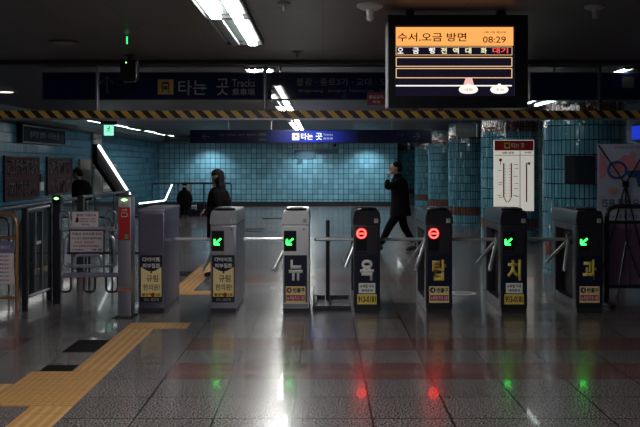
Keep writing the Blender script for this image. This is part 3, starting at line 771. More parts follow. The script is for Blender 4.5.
# dark post with green light
t = thing('gate_post', 'dark gate post with a small green light on top', 'post', (WX(56.5, 10.2), 10.2, 0))
MB().box(-.045, .045, 0, .10, .0, 1.235, bev=.008).build('body', M['gun'], t, smooth=True)
MB().box(-.05, .05, -.006, .106, 1.15, 1.25, bev=.008).build('head', M['black'], t)
MB().prism([(-.03, 1.215), (.0, 1.232), (.03, 1.215), (.0, 1.20)], 'y', -.010, -.005).build('green_light', M['led'], t)
for z in (.45, .75, 1.0): MB().box(-.06, -.045, .02, .08, z-.03, z+.03, bev=.003).build('hinge', M['chrome'], t)
# glass leaf panel running in depth
P0 = Vector((WX(25, 9.75), 9.75, 0)); P1 = Vector((WX(50, 10.5), 10.5, 0))
dv = (P1-P0); L = dv.length; ang = math.atan2(dv.y, dv.x)
t = thing('glass_panel', 'dark framed glass barrier panel at the left set at an angle', 'barrier', P0, ang)
for x in (0, L): MB().box(x-.03, x+.03, -.03, .03, 0, 1.13 if x == 0 else 1.15, bev=.008).build('frame_post', M['gun'], t, smooth=True)
MB().tube([(.03, 0, 1.10), (L-.03, 0, 1.12)], .018).build('top_rail', M['steel'], t, smooth=True)
MB().tube([(.03, 0, .14), (L-.03, 0, .14)], .016).build('bottom_rail', M['steel'], t, smooth=True)
bx('glass_pane', M['glass'], t, .035, L-.035, -.006, .006, .165, 1.075)
for x in (L*.35, L*.62): MB().cyl((x, -.02, .17), (x, -.02, 1.07), .006, n=8).build('stay', M['steel'], t)
bx('latch', M['pink'], t, L*.42, L*.58, -.014, -.006, .70, .735)
# tube rack, orange light painted into its colour, with a timetable
d = 9.8
t = thing('tube_railing', 'rounded tube railing with warm orange light painted into its colour at the left edge', 'railing', (WX(10, d), d, 0))
x0, x1 = WX(-45, d)-WX(10, d), WX(17, d)-WX(10, d)
MB().tube([(x0, 0, 0), (x0, 0, 1.06), (x1, 0, 1.06), (x1, 0, 0)], .021, round_=.13, n=12).build('outer_tube', M['warm_lit'], t, smooth=True)
for z in (.80, .135): MB().tube([(x0, 0, z), (x1, 0, z)], .016).build('cross_rail', M['warm_lit'], t, smooth=True)
s = thing('timetable', 'paper timetable with a lilac heading hanging on the warm-tinted railing', 'notice', (WX(5, d), d-.03, WZ(284, d)))
hw, hh = WX(14.5, d)-WX(5, d), 38*d/F
bx('sheet', M['pink'], s, -hw, hw, 0, .006, 0, hh*.82)
bx('heading', mat('lilac_heading', (.22, .2, .36), .5), s, -hw, hw, -.001, .006, hh*.82, hh*1.12)
mb = MB().add_text('운행시각', 0, hh*.97, .035, hw*1.2, -.001, .002); mb.build('heading_text', M['pink'], s)
mb = MB()
for k, r in enumerate(('첫차 05:32', '막차 00:08', '평일 05:41', '토요 05:43', '휴일 05:43', '막차 23:38', '문의 안내')): mb.add_text(r, 0, hh*(.74-k*.105), .018, hw*.95, 0, .0015, bold=.02)
mb.build('table_text', M['ink'], s)

# railing in depth toward the stairs
t = thing('stair_railing', 'long dark handrail running back along the stair opening on the left', 'railing', (-4.95, 14.0, 0))
MB().tube([(0, -1.5, .93), (0, 8.6, .93)], .035, n=12).build('handrail', M['gun'], t, smooth=True)
MB().tube([(0, -1.5, .14), (0, 8.6, .14)], .02).build('lower_rail', M['gun'], t, smooth=True)
for y in (-1.5, .2, 1.9, 3.6, 5.3, 7.0, 8.6): MB().cyl((0, y, 0), (0, y, .92), .022, n=10).build('post', M['darkgrey'], t, smooth=True)
bx('glass_pane', M['glass'], t, -.006, .006, -1.45, 8.55, .2, .86)
for px, dd, zt, lab in ((81, 13.2, 1.15, 'thick dark bollard post in front of the person in a cap'), (84.5, 13.6, 1.05, 'thick dark bollard post just right of another before the person in a cap')):
    o = MB().box(-.05, .05, -.05, .05, 0, zt, bev=.015).build('railing_post', M['darkgrey'], loc=(WX(px, dd), dd, 0)); tag(o, lab, 'post')
for px, dd in ((30, 12.0), (62, 12.4), (74, 12.4)):
    pass
t = thing('queue_railing', 'dark tube railing just behind the swing gate', 'railing', (-3.2, 11.6, 0))
for a in (-1.2, -.75, -.3, .15, .6): MB().tube([(a, 0, 0), (a, 0, .92), (a+.3, 0, .92), (a+.3, 0, 0)], .014, n=8, round_=.12).build('hoop', M['gun'], t, smooth=True)
MB().tube([(-1.3, 0, .45), (1.0, 0, .45)], .016).build('rail', M['gun'], t, smooth=True)

# ------------------------------------------------------------------ right barricade and banner
t = thing('barricade', 'black rounded tube barricade at the right edge', 'barrier', (WX(604, 10.1), 10.1, 0))
d = 10.1; x1 = 1.35
MB().tube([(0.03, 0, 0), (.03, 0, 1.13), (x1, 0, 1.13), (x1, 0, 0)], .028, n=12, round_=.12).build('outer_tube', M['gun'], t, smooth=True)
for z in (.95, .22): MB().tube([(.03, 0, z), (x1, 0, z)], .02).build('cross_rail', M['gun'], t, smooth=True)
for x in (.3, .57, .84, 1.11): MB().cyl((x, 0, .22), (x, 0, .95), .009, n=8).build('bar', M['gun'], t)
for x in (.03, x1): MB().box(x-.03, x+.03, -.22, .22, 0, .04, bev=.01).build('foot', M['gun'], t)
d = 10.9
t = thing('banner_stand', 'folding X banner stand seen from behind, with a pink figure and mirrored writing', 'banner', (WX(623.5, d), d, 0))
bw = .32; zt = WZ(144, d); zb = WZ(285, d)
def BZ(py): return WZ(py, d)
bx('banner_sheet', M['ban_lilac'], t, -bw, bw, 0, .004, zb, zt)
bx('lower_field', M['ban_mauve'], t, -bw, bw, -.003, 0, zb, BZ(223))
bx('white_band', M['ban_white'], t, -bw, bw, -.003, 0, BZ(212), BZ(196))
mb = MB().add_text('?까요 로목 무긴', .02, BZ(203), .10, .56, -.003, .002, mirror=True, bold=.03); mb.build('mirrored_text', M['ban_navy'], t)
MB().add_text('급장정신승의', .08, BZ(147.5), .035, .36, 0, .002, mirror=True).add_text('고객안내', .0, BZ(216.5), .035, .4, 0, .002, mirror=True).build('small_mirrored_text', M['ban_navy'], t)
def blob(mb, pts, y0=-.006, y1=0): mb.prism([(WX(a, d)-WX(623.5, d), BZ(b)) for a, b in pts], 'y', y0, y1)
mb = MB(); blob(mb, [(600, 152), (604, 157), (607, 166), (605, 176), (601, 180), (599, 170)])
blob(mb, [(618, 160), (624, 155), (632, 156), (637, 162), (640, 168), (634, 170), (628, 168), (622, 172), (616, 175), (611, 172)]); mb.build('pink_shapes', M['ban_pink'], t)
mb = MB(); mb.tube([(WX(617+9*math.cos(a), d)-WX(623.5, d), -.006, BZ(170+8*math.sin(a))) for a in [2*PI*k/24 for k in range(24)]], .016, n=6, closed=True)
blob(mb, [(626, 171), (640, 170), (645, 176), (643, 187), (638, 187), (636, 178), (628, 177)], -.009, -.002); mb.build('navy_shapes', M['ban_navy'], t)
mb = MB(); mb.cyl((WX(633, d)-WX(623.5, d), -.008, BZ(155)), (WX(633, d)-WX(623.5, d), 0, BZ(155)), .045, n=18); mb.build('printed_head', M['ban_skin'], t)
mb = MB(); blob(mb, [(611, 186), (607, 192), (613, 195), (620, 190)]); mb.build('peach_shape', M['ban_skin'], t)
hub = Vector((0, -.07, BZ(184)))
MB().box(-.035, .035, -.10, -.04, hub.z-.04, hub.z+.04, bev=.012).build('hub', M['black'], t)
for s in (-1, 1):
    MB().cyl(hub, (s*bw*.97, -.005, zt-.01), .009, n=8).build('upper_rod', M['black'], t)
    MB().cyl(hub, (s*bw*.97, -.005, zb+.01), .009, n=8).build('lower_rod', M['black'], t)
hub2 = Vector((0, -.10, BZ(240)))
MB().cyl(hub, hub2, .012, n=8).cyl(hub2, (-.18, -.30, .0), .011, n=8).cyl(hub2, (.18, -.30, .0), .011, n=8).cyl(hub2, (0, .22, 0), .011, n=8).build('foot_legs', M['black'], t)

# ------------------------------------------------------------------ station map on the pillar
d = 17.93; cx = WX(514, d)
t = thing('station_map', 'white station map board with red heading on the tiled pillar', 'sign', (cx, d, 0))
def X(px): return WX(px, d)-cx
def Z(py): return WZ(py, d)
bx('board', M['mapbg'], t, X(494), X(534), 0, .05, Z(211), Z(140), bev=.004)
h = bx('heading', M['mapred'], t, X(494.5), X(533.5), -.006, .001, Z(150.5), Z(140.5))
mb = MB().box(X(504), X(510), -.009, -.006, Z(148.5), Z(142.5)); pl = mb.build('pictogram', M['yellow'], h)
MB().box(X(505.5), X(508.5), -.012, -.009, Z(147), Z(144)).build('symbol', M['ink'], pl)
MB().add_text('타는 곳', X(518), Z(145.5), .10, .26, -.006, .003, bold=.02).build('heading_text', M['white'], h)
MB().add_text('대화 방면', X(508), Z(152.8), .05, .24, 0, .003, bold=.02).add_text('수서방면', X(528), Z(152.5), .045, .14, 0, .003, bold=.02).build('direction_text', M['ink'], t)
mb = MB().box(X(494.5), X(533.5), -.003, 0, Z(155.5), Z(155)).box(X(519.7), X(520.3), -.003, 0, Z(210.5), Z(151))
mb.build('divider', M['mapred'], t)
mb = MB()
for px, y0, y1 in ((503.7, 163, 197), (511.3, 163, 197), (526.5, 163, 202)): mb.box(X(px-.65), X(px+.65), -.006, 0, Z(y1), Z(y0))
mb.tube([(X(503.7), -.003, Z(197)), (X(506.5), -.003, Z(202)), (X(508.7), -.003, Z(202)), (X(511.3), -.003, Z(197))], .010, n=6)
mb.cyl((X(500.5), -.006, Z(160)), (X(500.5), 0, Z(160)), .032, n=16).cyl((X(529), -.006, Z(163.5)), (X(529), 0, Z(163.5)), .028, n=16)
mb.box(X(500.2), X(500.8), -.004, 0, Z(165), Z(160)); mb.build('route_lines', M['mapred'], t)
mb = MB()
for k in range(11):
    yy = 165+k*3.1
    mb.box(X(504.8), X(506.2), -.004, 0, Z(yy+.5), Z(yy)); mb.box(X(508.8), X(510.2), -.004, 0, Z(yy+.5), Z(yy))
for px, yy in ((498, 170), (498.5, 182), (498, 184), (497.5, 195), (498.5, 197), (514, 164), (514.5, 168), (513.5, 176), (514.5, 183), (514, 188), (513, 195), (515, 196)): mb.box(X(px), X(px+4), -.004, 0, Z(yy+.6), Z(yy))
mb.build('station_names', M['grey'], t)
o = MB().box(0, .43, 0, .045, 0, .40, bev=.006).build('reflection_board', mat('reflection_red', (.035, .016, .022), .2), loc=(WX(565, 12.52), 12.52, WZ(184, 12.52)))  # reflection of the screen on the tiles, modelled as a dark board
tag(o, 'dark screen reflection built as a rectangular frame on the nearest tiled pillar above the 과 gate', 'reflection')
for k, (a, b) in enumerate(((.03, .2), (.23, .4))): bx('reflection_pane', M['glass'], o, a, b, -.004, .001, .03, .37)
# small hanging board by the third pillar
t = thing('hanging_board', 'small dim hanging board turned sideways above the pillars', 'sign', (WX(466, 20.6), 20.6, 0), math.radians(-28))
MB().box(-.25, .25, 0, .10, WZ(137, 20.6), WZ(123.5, 20.6), bev=.01).build('box', mat('dim_board', (.03, .035, .04), .6), t)
bx('edge_light', M['lightgrey'], t, .25, .27, .0, .10, WZ(137, 20.6), WZ(123.5, 20.6))
for x in (-.18, .18): MB().cyl((x, .05, WZ(124, 20.6)), (x, .05, ZC), .01, n=8).build('hanger', M['grey'], t)
MB().add_text('나가는 곳', 0, WZ(130, 20.6), .09, .4, 0, .003).build('lettering', M['signdim'], t)
t = thing('wall_screen', 'small blue lit screen at the right edge', 'screen', (5.56, 15.6, 0), -PI/2)
bx('casing', M['black'], t, -.35, .35, -.03, .04, 2.02, 2.32, bev=.01)
bx('display', mat('blue_screen', (0, 0, .1), .3, emit=(.02, .06, 1), es=.5), t, -.32, .32, -.034, -.029, 2.05, 2.29)

# ------------------------------------------------------------------ left wall dressing (local x runs along the wall)
def onwall(name, label, cat, y0, y1, z0, z1, m, fm=None, th=.04, grp=None):
    t = thing(name, label, cat, (-6.4, (y0+y1)/2, 0), PI/2, grp)        # local -y faces the hall (+x world)
    hw = (y1-y0)/2
    if fm:
        mb = MB()
        for a in ((-hw-.03, hw+.03, z1, z1+.03), (-hw-.03, hw+.03, z0-.03, z0)): mb.box(a[0], a[1], -th-.01, 0, a[2], a[3])
        for a in ((-hw-.03, -hw), (hw, hw+.03)): mb.box(a[0], a[1], -th-.01, 0, z0, z1)
        mb.build('frame', fm, t)
    bx('board', m, t, -hw, hw, -th, 0, z0, z1)
    return t, hw
t, hw = onwall('calligraphy_plaque', 'dark plaque with two rows of black characters, nearest on the left wall', 'plaque', 17.8, 19.9, .90, 1.76, M['poster'], M['ink'], grp='plaques on the left wall')
MB().add_text('己所不欲', 0, 1.55, .34, 1.9, -.04, .004, bold=.03).add_text('勿施於人', 0, 1.11, .34, 1.9, -.04, .004, bold=.03).box(-hw, hw, -.045, -.04, 1.325, 1.335).build('characters', M['ink'], t)
t, hw = onwall('calligraphy_plaque', 'dark plaque with two rows of black characters, farther along the left wall', 'plaque', 20.55, 22.5, .92, 1.76, M['poster'], M['ink'], grp='plaques on the left wall')
MB().add_text('衣不厭新', 0, 1.55, .34, 1.75, -.04, .004, bold=.03).add_text('人不厭故', 0, 1.11, .34, 1.75, -.04, .004, bold=.03).box(-hw, hw, -.045, -.04, 1.325, 1.335).build('characters', M['ink'], t)
t, hw = onwall('wall_box_or_shadow', 'small black box with a pale label between the two plaques', 'wall box', 20.05, 20.3, 1.22, 1.40, M['black'])
bx('label_plate', M['paper'], t, -hw, hw, -.03, 0, 1.02, 1.21)
mb = MB().box(-.05, .05, -.035, -.03, 1.08, 1.16).build('mark', M['pink'], t)
t, hw = onwall('framed_picture', 'pale framed picture on the left wall behind the person in a cap', 'picture', 23.3, 24.35, 1.05, 1.72, mat('picture_tan', (.42, .33, .27), .6), M['grey'], grp='pictures on the left wall')
bx('lower_image', mat('picture_dark', (.12, .13, .14), .6), t, -hw+.05, hw-.05, -.045, -.04, 1.1, 1.48)
t, hw = onwall('framed_picture', 'framed picture with dark hills under the slanting handrail light', 'picture', 25.7, 27.3, .85, 1.6, mat('picture_pale', (.35, .36, .30), .6), M['lightgrey'], grp='pictures on the left wall')
pts = [(-hw+.05, 1.08), (-hw+.05, 1.2), (-.5, 1.3), (-.3, 1.2), (-.1, 1.36), (.15, 1.22), (.35, 1.32), (.6, 1.22), (hw-.05, 1.25), (hw-.05, 1.08)]
MB().prism(pts, 'y', -.045, -.04).build('dark_hills', M['ink'], t)
bx('caption', M['pink'], t, -hw+.05, hw-.05, -.045, -.04, .9, 1.0)
t, hw = onwall('wall_sign', 'dark sign with dim lettering high on the left wall', 'sign', 18.6, 21.6, 2.10, 2.42, M['matte_navy'], M['black'], .12)
MB().add_text('승차권 발매 · 나가는 곳', 0, 2.27, .14, 2.1, -.12, .004).build('lettering', M['signdim'], t)
t = thing('wall_pipes', 'vertical grey pipes running up the left wall', 'pipe', (-6.33, 24.95, 0))
for y in (-.35, -.1, .2): MB().cyl((0, y, 0), (0, y, 2.46), .06, n=14).build('pipe', M['lightgrey'], t, smooth=True)
for z in (.6, 1.5, 2.3): bx('clamp', M['grey'], t, -.03, .075, -.43, .28, z, z+.04)

# slanting escalator balustrade with lit strip
A = Vector((WX(131.5, 26.9), 26.9, WZ(197, 26.9))); B = Vector((WX(99, 22.6), 22.6, WZ(146, 22.6)))
t = thing('escalator_balustrade', 'dark slanting escalator side with a bright white light strip', 'escalator', (A.x, A.y, 0))
def rel(v): return Vector(v)-Vector((A.x, A.y, 0))
dirv = (B-A).normalized()
Ax = A - dirv*.0; up = Vector((0, 0, 1))
MB().tube([rel(Ax), rel(B)], .036, n=10).build('light_strip', M['striplight'], t, smooth=True)
mb = MB(); off = Vector((-.05, 0, 0))
a0, b0 = rel(Ax)+off, rel(B)+off
q = [a0+up*.05, b0+up*.05, b0-up*.42, a0-up*.42]
V = [mb.bm.verts.new(p) for p in q] + [mb.bm.verts.new(p-Vector((.12, 0, 0))) for p in q]
mb.bm.faces.new(V[:4]); mb.bm.faces.new(V[4:][::-1])
for i in range(4): mb.bm.faces.new((V[i], V[i+4], V[(i+1) % 4+4], V[(i+1) % 4]))
mb.build('side_skirt', mat('escalator_black', (.003, .003, .004), .9, spec=.1), t)
bot = a0-up*.42
bx('newel', M['matte'], t, bot.x-.14, bot.x+.04, bot.y-.1, bot.y+.1, 0, bot.z+.2)
# second lit strip at the stair head and railing
d = 27.2
t = thing('stair_light_rail', 'bright bent light strip low behind the railing at the stair head', 'handrail', (WX(155, d), d, 0))
def R(px, py, dd=0): v = W(px, py, d+dd); return Vector((v.x-WX(155, d), v.y-d, v.z))
MB().tube([R(139, 203.5), R(165, 200.5), R(172, 184.5)], .022, n=8, round_=.06).build('light_strip', M['striplight'], t, smooth=True)
MB().cyl(R(139, 203.5, .05), (R(139, 203.5).x, .05, 0), .03).cyl(R(165, 200.5, .05), (R(165, 200.5).x, .05, 0), .03).build('support', M['darkgrey'], t)
t = thing('stair_guard', 'dark guard rail with low parapet at the far left stair opening', 'railing', (-4.2, 27.6, 0))
MB().tube([(-1.1, 0, 1.03), (1.35, 0, 1.03)], .03).build('handrail', M['gun'], t, smooth=True)
for x in (-1.1, -.3, .5, 1.35): MB().cyl((x, 0, 0), (x, 0, 1.02), .022, n=10).build('post', M['gun'], t)
bx('parapet', M['navy'], t, -1.3, .6, .05, .2, 0, .42)
for x in (.05, .78): MB().box(x-.04, x+.04, .25, .30, 0, 1.0, bev=.01).build('pale_post', M['grey'], t)
s = bx('direction_plate', M['navy'], t, .0, .42, -.06, -.02, .16, .42)
MB().add_text('의', .2, .29, .17, .17, -.06, .004, bold=.03).build('letter', M['lightgrey'], s)
# shadow on the back wall, shaped as dull blue boxes, plus a camera
t = thing('wall_box_or_shadow', 'stepped shadow shaped as dark blue boxes with small camera high on the back wall', 'wall box', (WX(305, 34.6), 34.7, 0))
b_ = mat('shadow_blue', (.045, .11, .17), .6)
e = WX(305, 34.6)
MB().box(WX(294, 34.6)-e, WX(316, 34.6)-e, -.05, 0, WZ(158.5, 34.6), WZ(150, 34.6)).build('shadow_main', b_, t)
MB().box(WX(316, 34.6)-e, WX(338, 34.6)-e, -.05, 0, WZ(154, 34.6), WZ(149, 34.6)).build('tray_or_shadow', b_, t)  # right arm of the same shadow shape
MB().box(WX(298, 34.6)-e, WX(302.5, 34.6)-e, -.05, 0, WZ(163.5, 34.6), WZ(158.5, 34.6)).build('shadow_stub', b_, t)
MB().cyl((WX(335, 34.6)-e, -.15, WZ(147, 34.6)), (WX(335, 34.6)-e, -.15, WZ(143, 34.6)), .05).build('camera_head', M['black'], t)

# ------------------------------------------------------------------ people
def skin_bm(verts, edges, radii, root, sub=2):
    me = bpy.data.meshes.new('sk'); me.from_pydata(verts, edges, []); o = bpy.data.objects.new('sk', me); C.objects.link(o)
    mo = o.modifiers.new('s', 'SKIN'); mo.use_smooth_shade = True
    for i, r in enumerate(radii):
        rr = r if isinstance(r, tuple) else (r, r)
        me.skin_vertices[0].data[i].radius = rr
        me.skin_vertices[0].data[i].use_root = (i == root)
    ms = o.modifiers.new('ss', 'SUBSURF'); ms.levels = sub
    dg = bpy.context.evaluated_depsgraph_get(); dg.update()
    out = bpy.data.meshes.new_from_object(o.evaluated_get(dg)); bpy.data.objects.remove(o)
    return out
def chain(pts):
    """pts = [(name, parent, (x,y,z), r)] -> mesh"""
    idx = {p[0]: i for i, p in enumerate(pts)}
    return skin_bm([p[2] for p in pts], [(idx[p[1]], idx[p[0]]) for p in pts if p[1]], [p[3] for p in pts], 0)
def fuse(meshes, extra, name, m, parent=None, loc=None, rz=0, vox=.011, rough=0.0):
    """voxel-fuse skinned chains and solids into one continuous surface"""
    mb = MB()
    for me in meshes: mb.bm.from_mesh(me); bpy.data.meshes.remove(me)
    if extra: extra(mb)
    o = mb.build(name, m)
    r = o.modifiers.new('r', 'REMESH'); r.mode = 'VOXEL'; r.voxel_size = vox
    s = o.modifiers.new('s', 'SMOOTH'); s.factor = .5; s.iterations = 3
    dg = bpy.context.evaluated_depsgraph_get(); dg.update()
    me = bpy.data.meshes.new_from_object(o.evaluated_get(dg)); old = o.data; o.modifiers.clear(); o.data = me; bpy.data.meshes.remove(old)
    for p in me.polygons: p.use_smooth = True
    if parent: o.parent = parent
    if loc: o.location = loc
    o.rotation_euler = (0, 0, rz)
    return o
def head_solid(mb, c, s=1.0, f=(-1, 0)):
    """head facing direction f with brow, nose, lips, chin and ears; c = centre of the skull"""
    fx, fy = f; c = Vector(c); fw = Vector((fx, fy, 0)).normalized(); sd = Vector((-fw.y, fw.x, 0))
    def S(a, b, z, r1, r2=None, r3=None):
        t_ = bmesh.new(); rx = r1*s; ry = (r2 or r1)*s; rz_ = (r3 or r1)*s
        rot = Matrix((( fw.x, sd.x, 0, 0), (fw.y, sd.y, 0, 0), (0, 0, 1, 0), (0, 0, 0, 1)))
        bmesh.ops.create_uvsphere(mb.bm, u_segments=18, v_segments=12, radius=1,
            matrix=Matrix.Translation(c+fw*a*s+sd*b*s+Vector((0, 0, z*s))) @ rot @ Matrix.Diagonal((rx, ry, rz_, 1)))
        t_.free()
    S(0, 0, .02, .097, .078, .095); S(.025, 0, -.045, .068, .060, .075); S(.055, 0, -.095, .030, .035, .025)
    S(.098, 0, -.015, .016, .012, .022); S(.108, 0, -.032, .014, .014, .011)
    S(.085, 0, -.064, .012, .024, .008); S(.083, 0, -.076, .012, .022, .007)
    S(.080, 0, .022, .014, .045, .010)
    for k in (-1, 1): S(-.005, k*.078, -.015, .016, .007, .028)
def face_details(body, c, s, f):
    c = Vector(c); fw = Vector((f[0], f[1], 0)).normalized(); sd = Vector((-fw.y, fw.x, 0))
    mb = MB()
    for k in (-1, 1): mb.sph(c+fw*.082*s+sd*k*.032*s+Vector((0, 0, -.002)), .010*s, .010*s, .007*s, 10)
    mb.build('eyes', M['ink'], body)
def hand(mb, w_, d_, n_, curl, s=1.0, side=1):
    """hand from wrist w_, pointing d_, palm normal n_; four unequal curled fingers and a side thumb"""
    w_, d_, n_ = Vector(w_), Vector(d_).normalized(), Vector(n_).normalized(); l_ = d_.cross(n_).normalized()*side
    pc = w_+d_*.045*s
    mb.tube([w_, w_+d_*.04*s, w_+d_*.085*s], .020*s, n=8)
    mb.tube([pc-l_*.018*s, pc+d_*.02*s+l_*.026*s], .018*s, n=8)
    for k, ln in enumerate((.062, .075, .070, .055)):
        p = w_+d_*.085*s+l_*(-.03+.02*k)*s; dd = d_.copy()
        pts = [w_+d_*.05*s+l_*(-.022+.015*k)*s, p]
        for j in range(3):
            dd = (dd*math.cos(curl)+n_*math.sin(curl)).normalized(); nn = (n_*math.cos(curl)-d_*math.sin(curl)).normalized()
            p = p+dd*ln*s*(.45, .32, .25)[j]; pts.append(p)
        mb.tube(pts, .0085*s, n=7)
    b = w_+d_*.025*s-l_*.022*s
    mb.tube([b, b-l_*.025*s+d_*.025*s+n_*.008*s, b-l_*.03*s+d_*.052*s+n_*.02*s], .010*s, n=7)

# -- man walking left, hand at his mouth
D = 16.35; ox = 1.40
hc = (-.065, 0, 1.545)
def body_extra(mb):
    head_solid(mb, hc, 1.0, (-1, 0))
    mb.cyl((-.035, 0, 1.34), (-.055, 0, 1.48), .058, .050, n=16)
    hand(mb, (-.215, -.12, 1.375), (.25, .45, .80), (.75, .35, -.35), .55, 1.0, 1)
    hand(mb, (.10, .24, .80), (-.15, -.05, -1), (-.3, -1, 0), .35, 1.0, -1)
body = fuse([chain([('pelvis', None, (.02, 0, .84), (.12, .10)), ('waist', 'pelvis', (.015, 0, 1.0), (.12, .09)), ('chest', 'waist', (0, 0, 1.22), (.14, .10)), ('neck', 'chest', (-.03, 0, 1.36), .06),
    ('shl', 'chest', (0, -.15, 1.29), .055), ('ell', 'shl', (-.25, -.20, 1.17), .042), ('wrl', 'ell', (-.225, -.12, 1.385), .026),
    ('shr', 'chest', (.01, .15, 1.29), .055), ('elr', 'shr', (.10, .22, 1.05), .042), ('wrr', 'elr', (.10, .24, .81), .026),
    ('hl', 'pelvis', (0, -.08, .78), .085), ('kl', 'hl', (-.20, -.08, .45), .058), ('al', 'kl', (-.36, -.07, .10), .038), ('tl', 'al', (-.48, -.07, .04), .032),
    ('hr', 'pelvis', (.03, .08, .78), .085), ('kr', 'hr', (.10, .08, .44), .058), ('ar', 'kr', (.29, .07, .14), .038), ('tr', 'ar', (.20, .07, .045), .032)])],
    body_extra, 'person', M['skin'], loc=(ox, D, 0), vox=.010)
tag(body, 'person in a black coat walking left with a hand at the mouth', 'person')
face_details(body, hc, 1.0, (-1, 0))
def he(mb):
    mb.sph((-.045, 0, 1.592), .098, .087, .075, 20).sph((.0, 0, 1.55), .075, .082, .085, 18)
    for k in range(40):
        a = random.uniform(0, 2*PI); r = random.uniform(.02, .085); p = Vector((-.045+r*math.cos(a)*1.05, r*math.sin(a)*.95, 1.645-r*.35))
        mb.cyl(p, p+Vector((random.uniform(-.025, .015), random.uniform(-.012, .012), .018)), .010, .003, n=6)
fuse([], he, 'hair', M['hair'], body, vox=.010)
def ce(mb):
    # coat skirt and raised collar
    n = 28; rings = []
    for z, rx, ry, cx_ in ((1.385, .085, .085, -.02), (1.33, .14, .17, -.005), (1.22, .165, .195, .005), (1.05, .165, .185, .015), (.9, .175, .19, .02), (.76, .19, .2, .025), (.665, .205, .21, .03)):
        rings.append([mb.bm.verts.new((cx_+rx*math.cos(2*PI*k/n), ry*math.sin(2*PI*k/n), z)) for k in range(n)])
    for A_, B_ in zip(rings, rings[1:]):
        for k in range(n): mb.bm.faces.new((A_[k], A_[(k+1) % n], B_[(k+1) % n], B_[k]))
    mb.bm.faces.new(rings[0]); mb.bm.faces.new(rings[-1][::-1])
    mb.cyl((-.03, 0, 1.34), (-.02, 0, 1.44), .085, .075, n=20)
fuse([chain([('c', None, (.0, 0, 1.2), .15), ('shl', 'c', (0, -.16, 1.29), .085), ('ell', 'shl', (-.245, -.205, 1.175), .075), ('wrl', 'ell', (-.215, -.14, 1.345), .045),
             ('shr', 'c', (.01, .16, 1.29), .085), ('elr', 'shr', (.10, .225, 1.05), .068), ('wrr', 'elr', (.10, .235, .84), .05)])], ce, 'coat', M['coat'], body, vox=.013)
fuse([chain([('p', None, (.02, 0, .80), .12), ('hl', 'p', (0, -.08, .76), .105), ('kl', 'hl', (-.20, -.08, .45), .078), ('al', 'kl', (-.35, -.07, .13), .058),
             ('hr', 'p', (.03, .08, .76), .105), ('kr', 'hr', (.10, .08, .44), .078), ('ar', 'kr', (.28, .07, .17), .058)])], None, 'trousers', M['trousers'], body, vox=.013)
def shoe(mb, heel, toe, r=.045):
    heel, toe = Vector(heel), Vector(toe)
    mb.tube([heel, heel.lerp(toe, .35)+Vector((0, 0, .01)), heel.lerp(toe, .75), toe], r, n=12); mb.sph(toe, r*1.05, r*1.0, r*.75, 12).sph(heel+Vector((0, 0, .03)), r*1.05, r, r*1.3, 12)
for hl, to in (((-.345, -.07, .055), (-.52, -.07, .045)), ((.315, .07, .085), (.165, .07, .045))):
    fuse([], lambda mb, hl=hl, to=to: shoe(mb, hl, to), 'shoe', M['shoe'], body, vox=.010)
mb = MB(); mb.cyl((-.165, -.035, 1.475), (-.215, -.055, 1.46), .0045, n=8); o = mb.build('cigarette', M['white'], loc=(ox, D, 0)); tag(o, 'tiny white stick held at the walking person’s mouth', 'cigarette')

# -- woman with long dark hair, behind the gate with yellow clinic advert
D = 12.7; ox = -1.50; hc = (-.02, 0, 1.435)
def be(mb):
    head_solid(mb, hc, .95, (-.55, .83)); mb.cyl((0, 0, 1.25), (-.01, 0, 1.37), .05, .045, n=14)
    hand(mb, (-.18, -.12, .97), (-.6, 0, -.75), (.6, .3, -.5), .5, .92, 1); hand(mb, (.03, .2, .78), (-.1, 0, -1), (-1, 0, 0), .35, .92, -1)
body = fuse([chain([('pelvis', None, (.02, 0, .80), (.12, .10)), ('chest', 'pelvis', (.02, 0, 1.12), (.12, .09)), ('neck', 'chest', (0, 0, 1.26), .05),
    ('shl', 'chest', (.01, -.14, 1.18), .05), ('ell', 'shl', (.02, -.19, .95), .04), ('wrl', 'ell', (-.17, -.13, .98), .024),
    ('shr', 'chest', (.02, .14, 1.18), .05), ('elr', 'shr', (.04, .19, .97), .04), ('wrr', 'elr', (.03, .2, .79), .024),
    ('hl', 'pelvis', (0, -.07, .74), .08), ('kl', 'hl', (-.05, -.07, .42), .05), ('al', 'kl', (-.04, -.07, .09), .032), ('tl', 'al', (-.15, -.05, .035), .028),
    ('hr', 'pelvis', (.03, .07, .74), .08), ('kr', 'hr', (.06, .07, .42), .05), ('ar', 'kr', (.12, .07, .09), .032), ('tr', 'ar', (.02, .09, .035), .028)])], be, 'person', M['skin'], loc=(ox, D, 0), vox=.010)
tag(body, 'person with long dark hair in a long black coat behind the clinic gate', 'person')
face_details(body, hc, .95, (-.55, .83))
def he(mb): mb.sph((-.005, -.005, 1.475), .095, .085, .072, 18).sph((.025, -.01, 1.40), .075, .08, .12, 16).sph((.04, -.005, 1.28), .072, .095, .13, 16).sph((.035, -.075, 1.27), .04, .035, .12, 12)
fuse([], he, 'hair', M['hair'], body, vox=.011)
def ce(mb):
    n = 28; rings = []
    for z, rx, ry, cx_ in ((1.285, .08, .08, .0), (1.22, .14, .16, .01), (1.1, .17, .185, .015), (.92, .17, .18, .02), (.75, .18, .19, .02), (.52, .185, .21, .025)):
        rings.append([mb.bm.verts.new((cx_+rx*math.cos(2*PI*k/n), ry*math.sin(2*PI*k/n), z)) for k in range(n)])
    for A_, B_ in zip(rings, rings[1:]):
        for k in range(n): mb.bm.faces.new((A_[k], A_[(k+1) % n], B_[(k+1) % n], B_[k]))
    mb.bm.faces.new(rings[0]); mb.bm.faces.new(rings[-1][::-1])
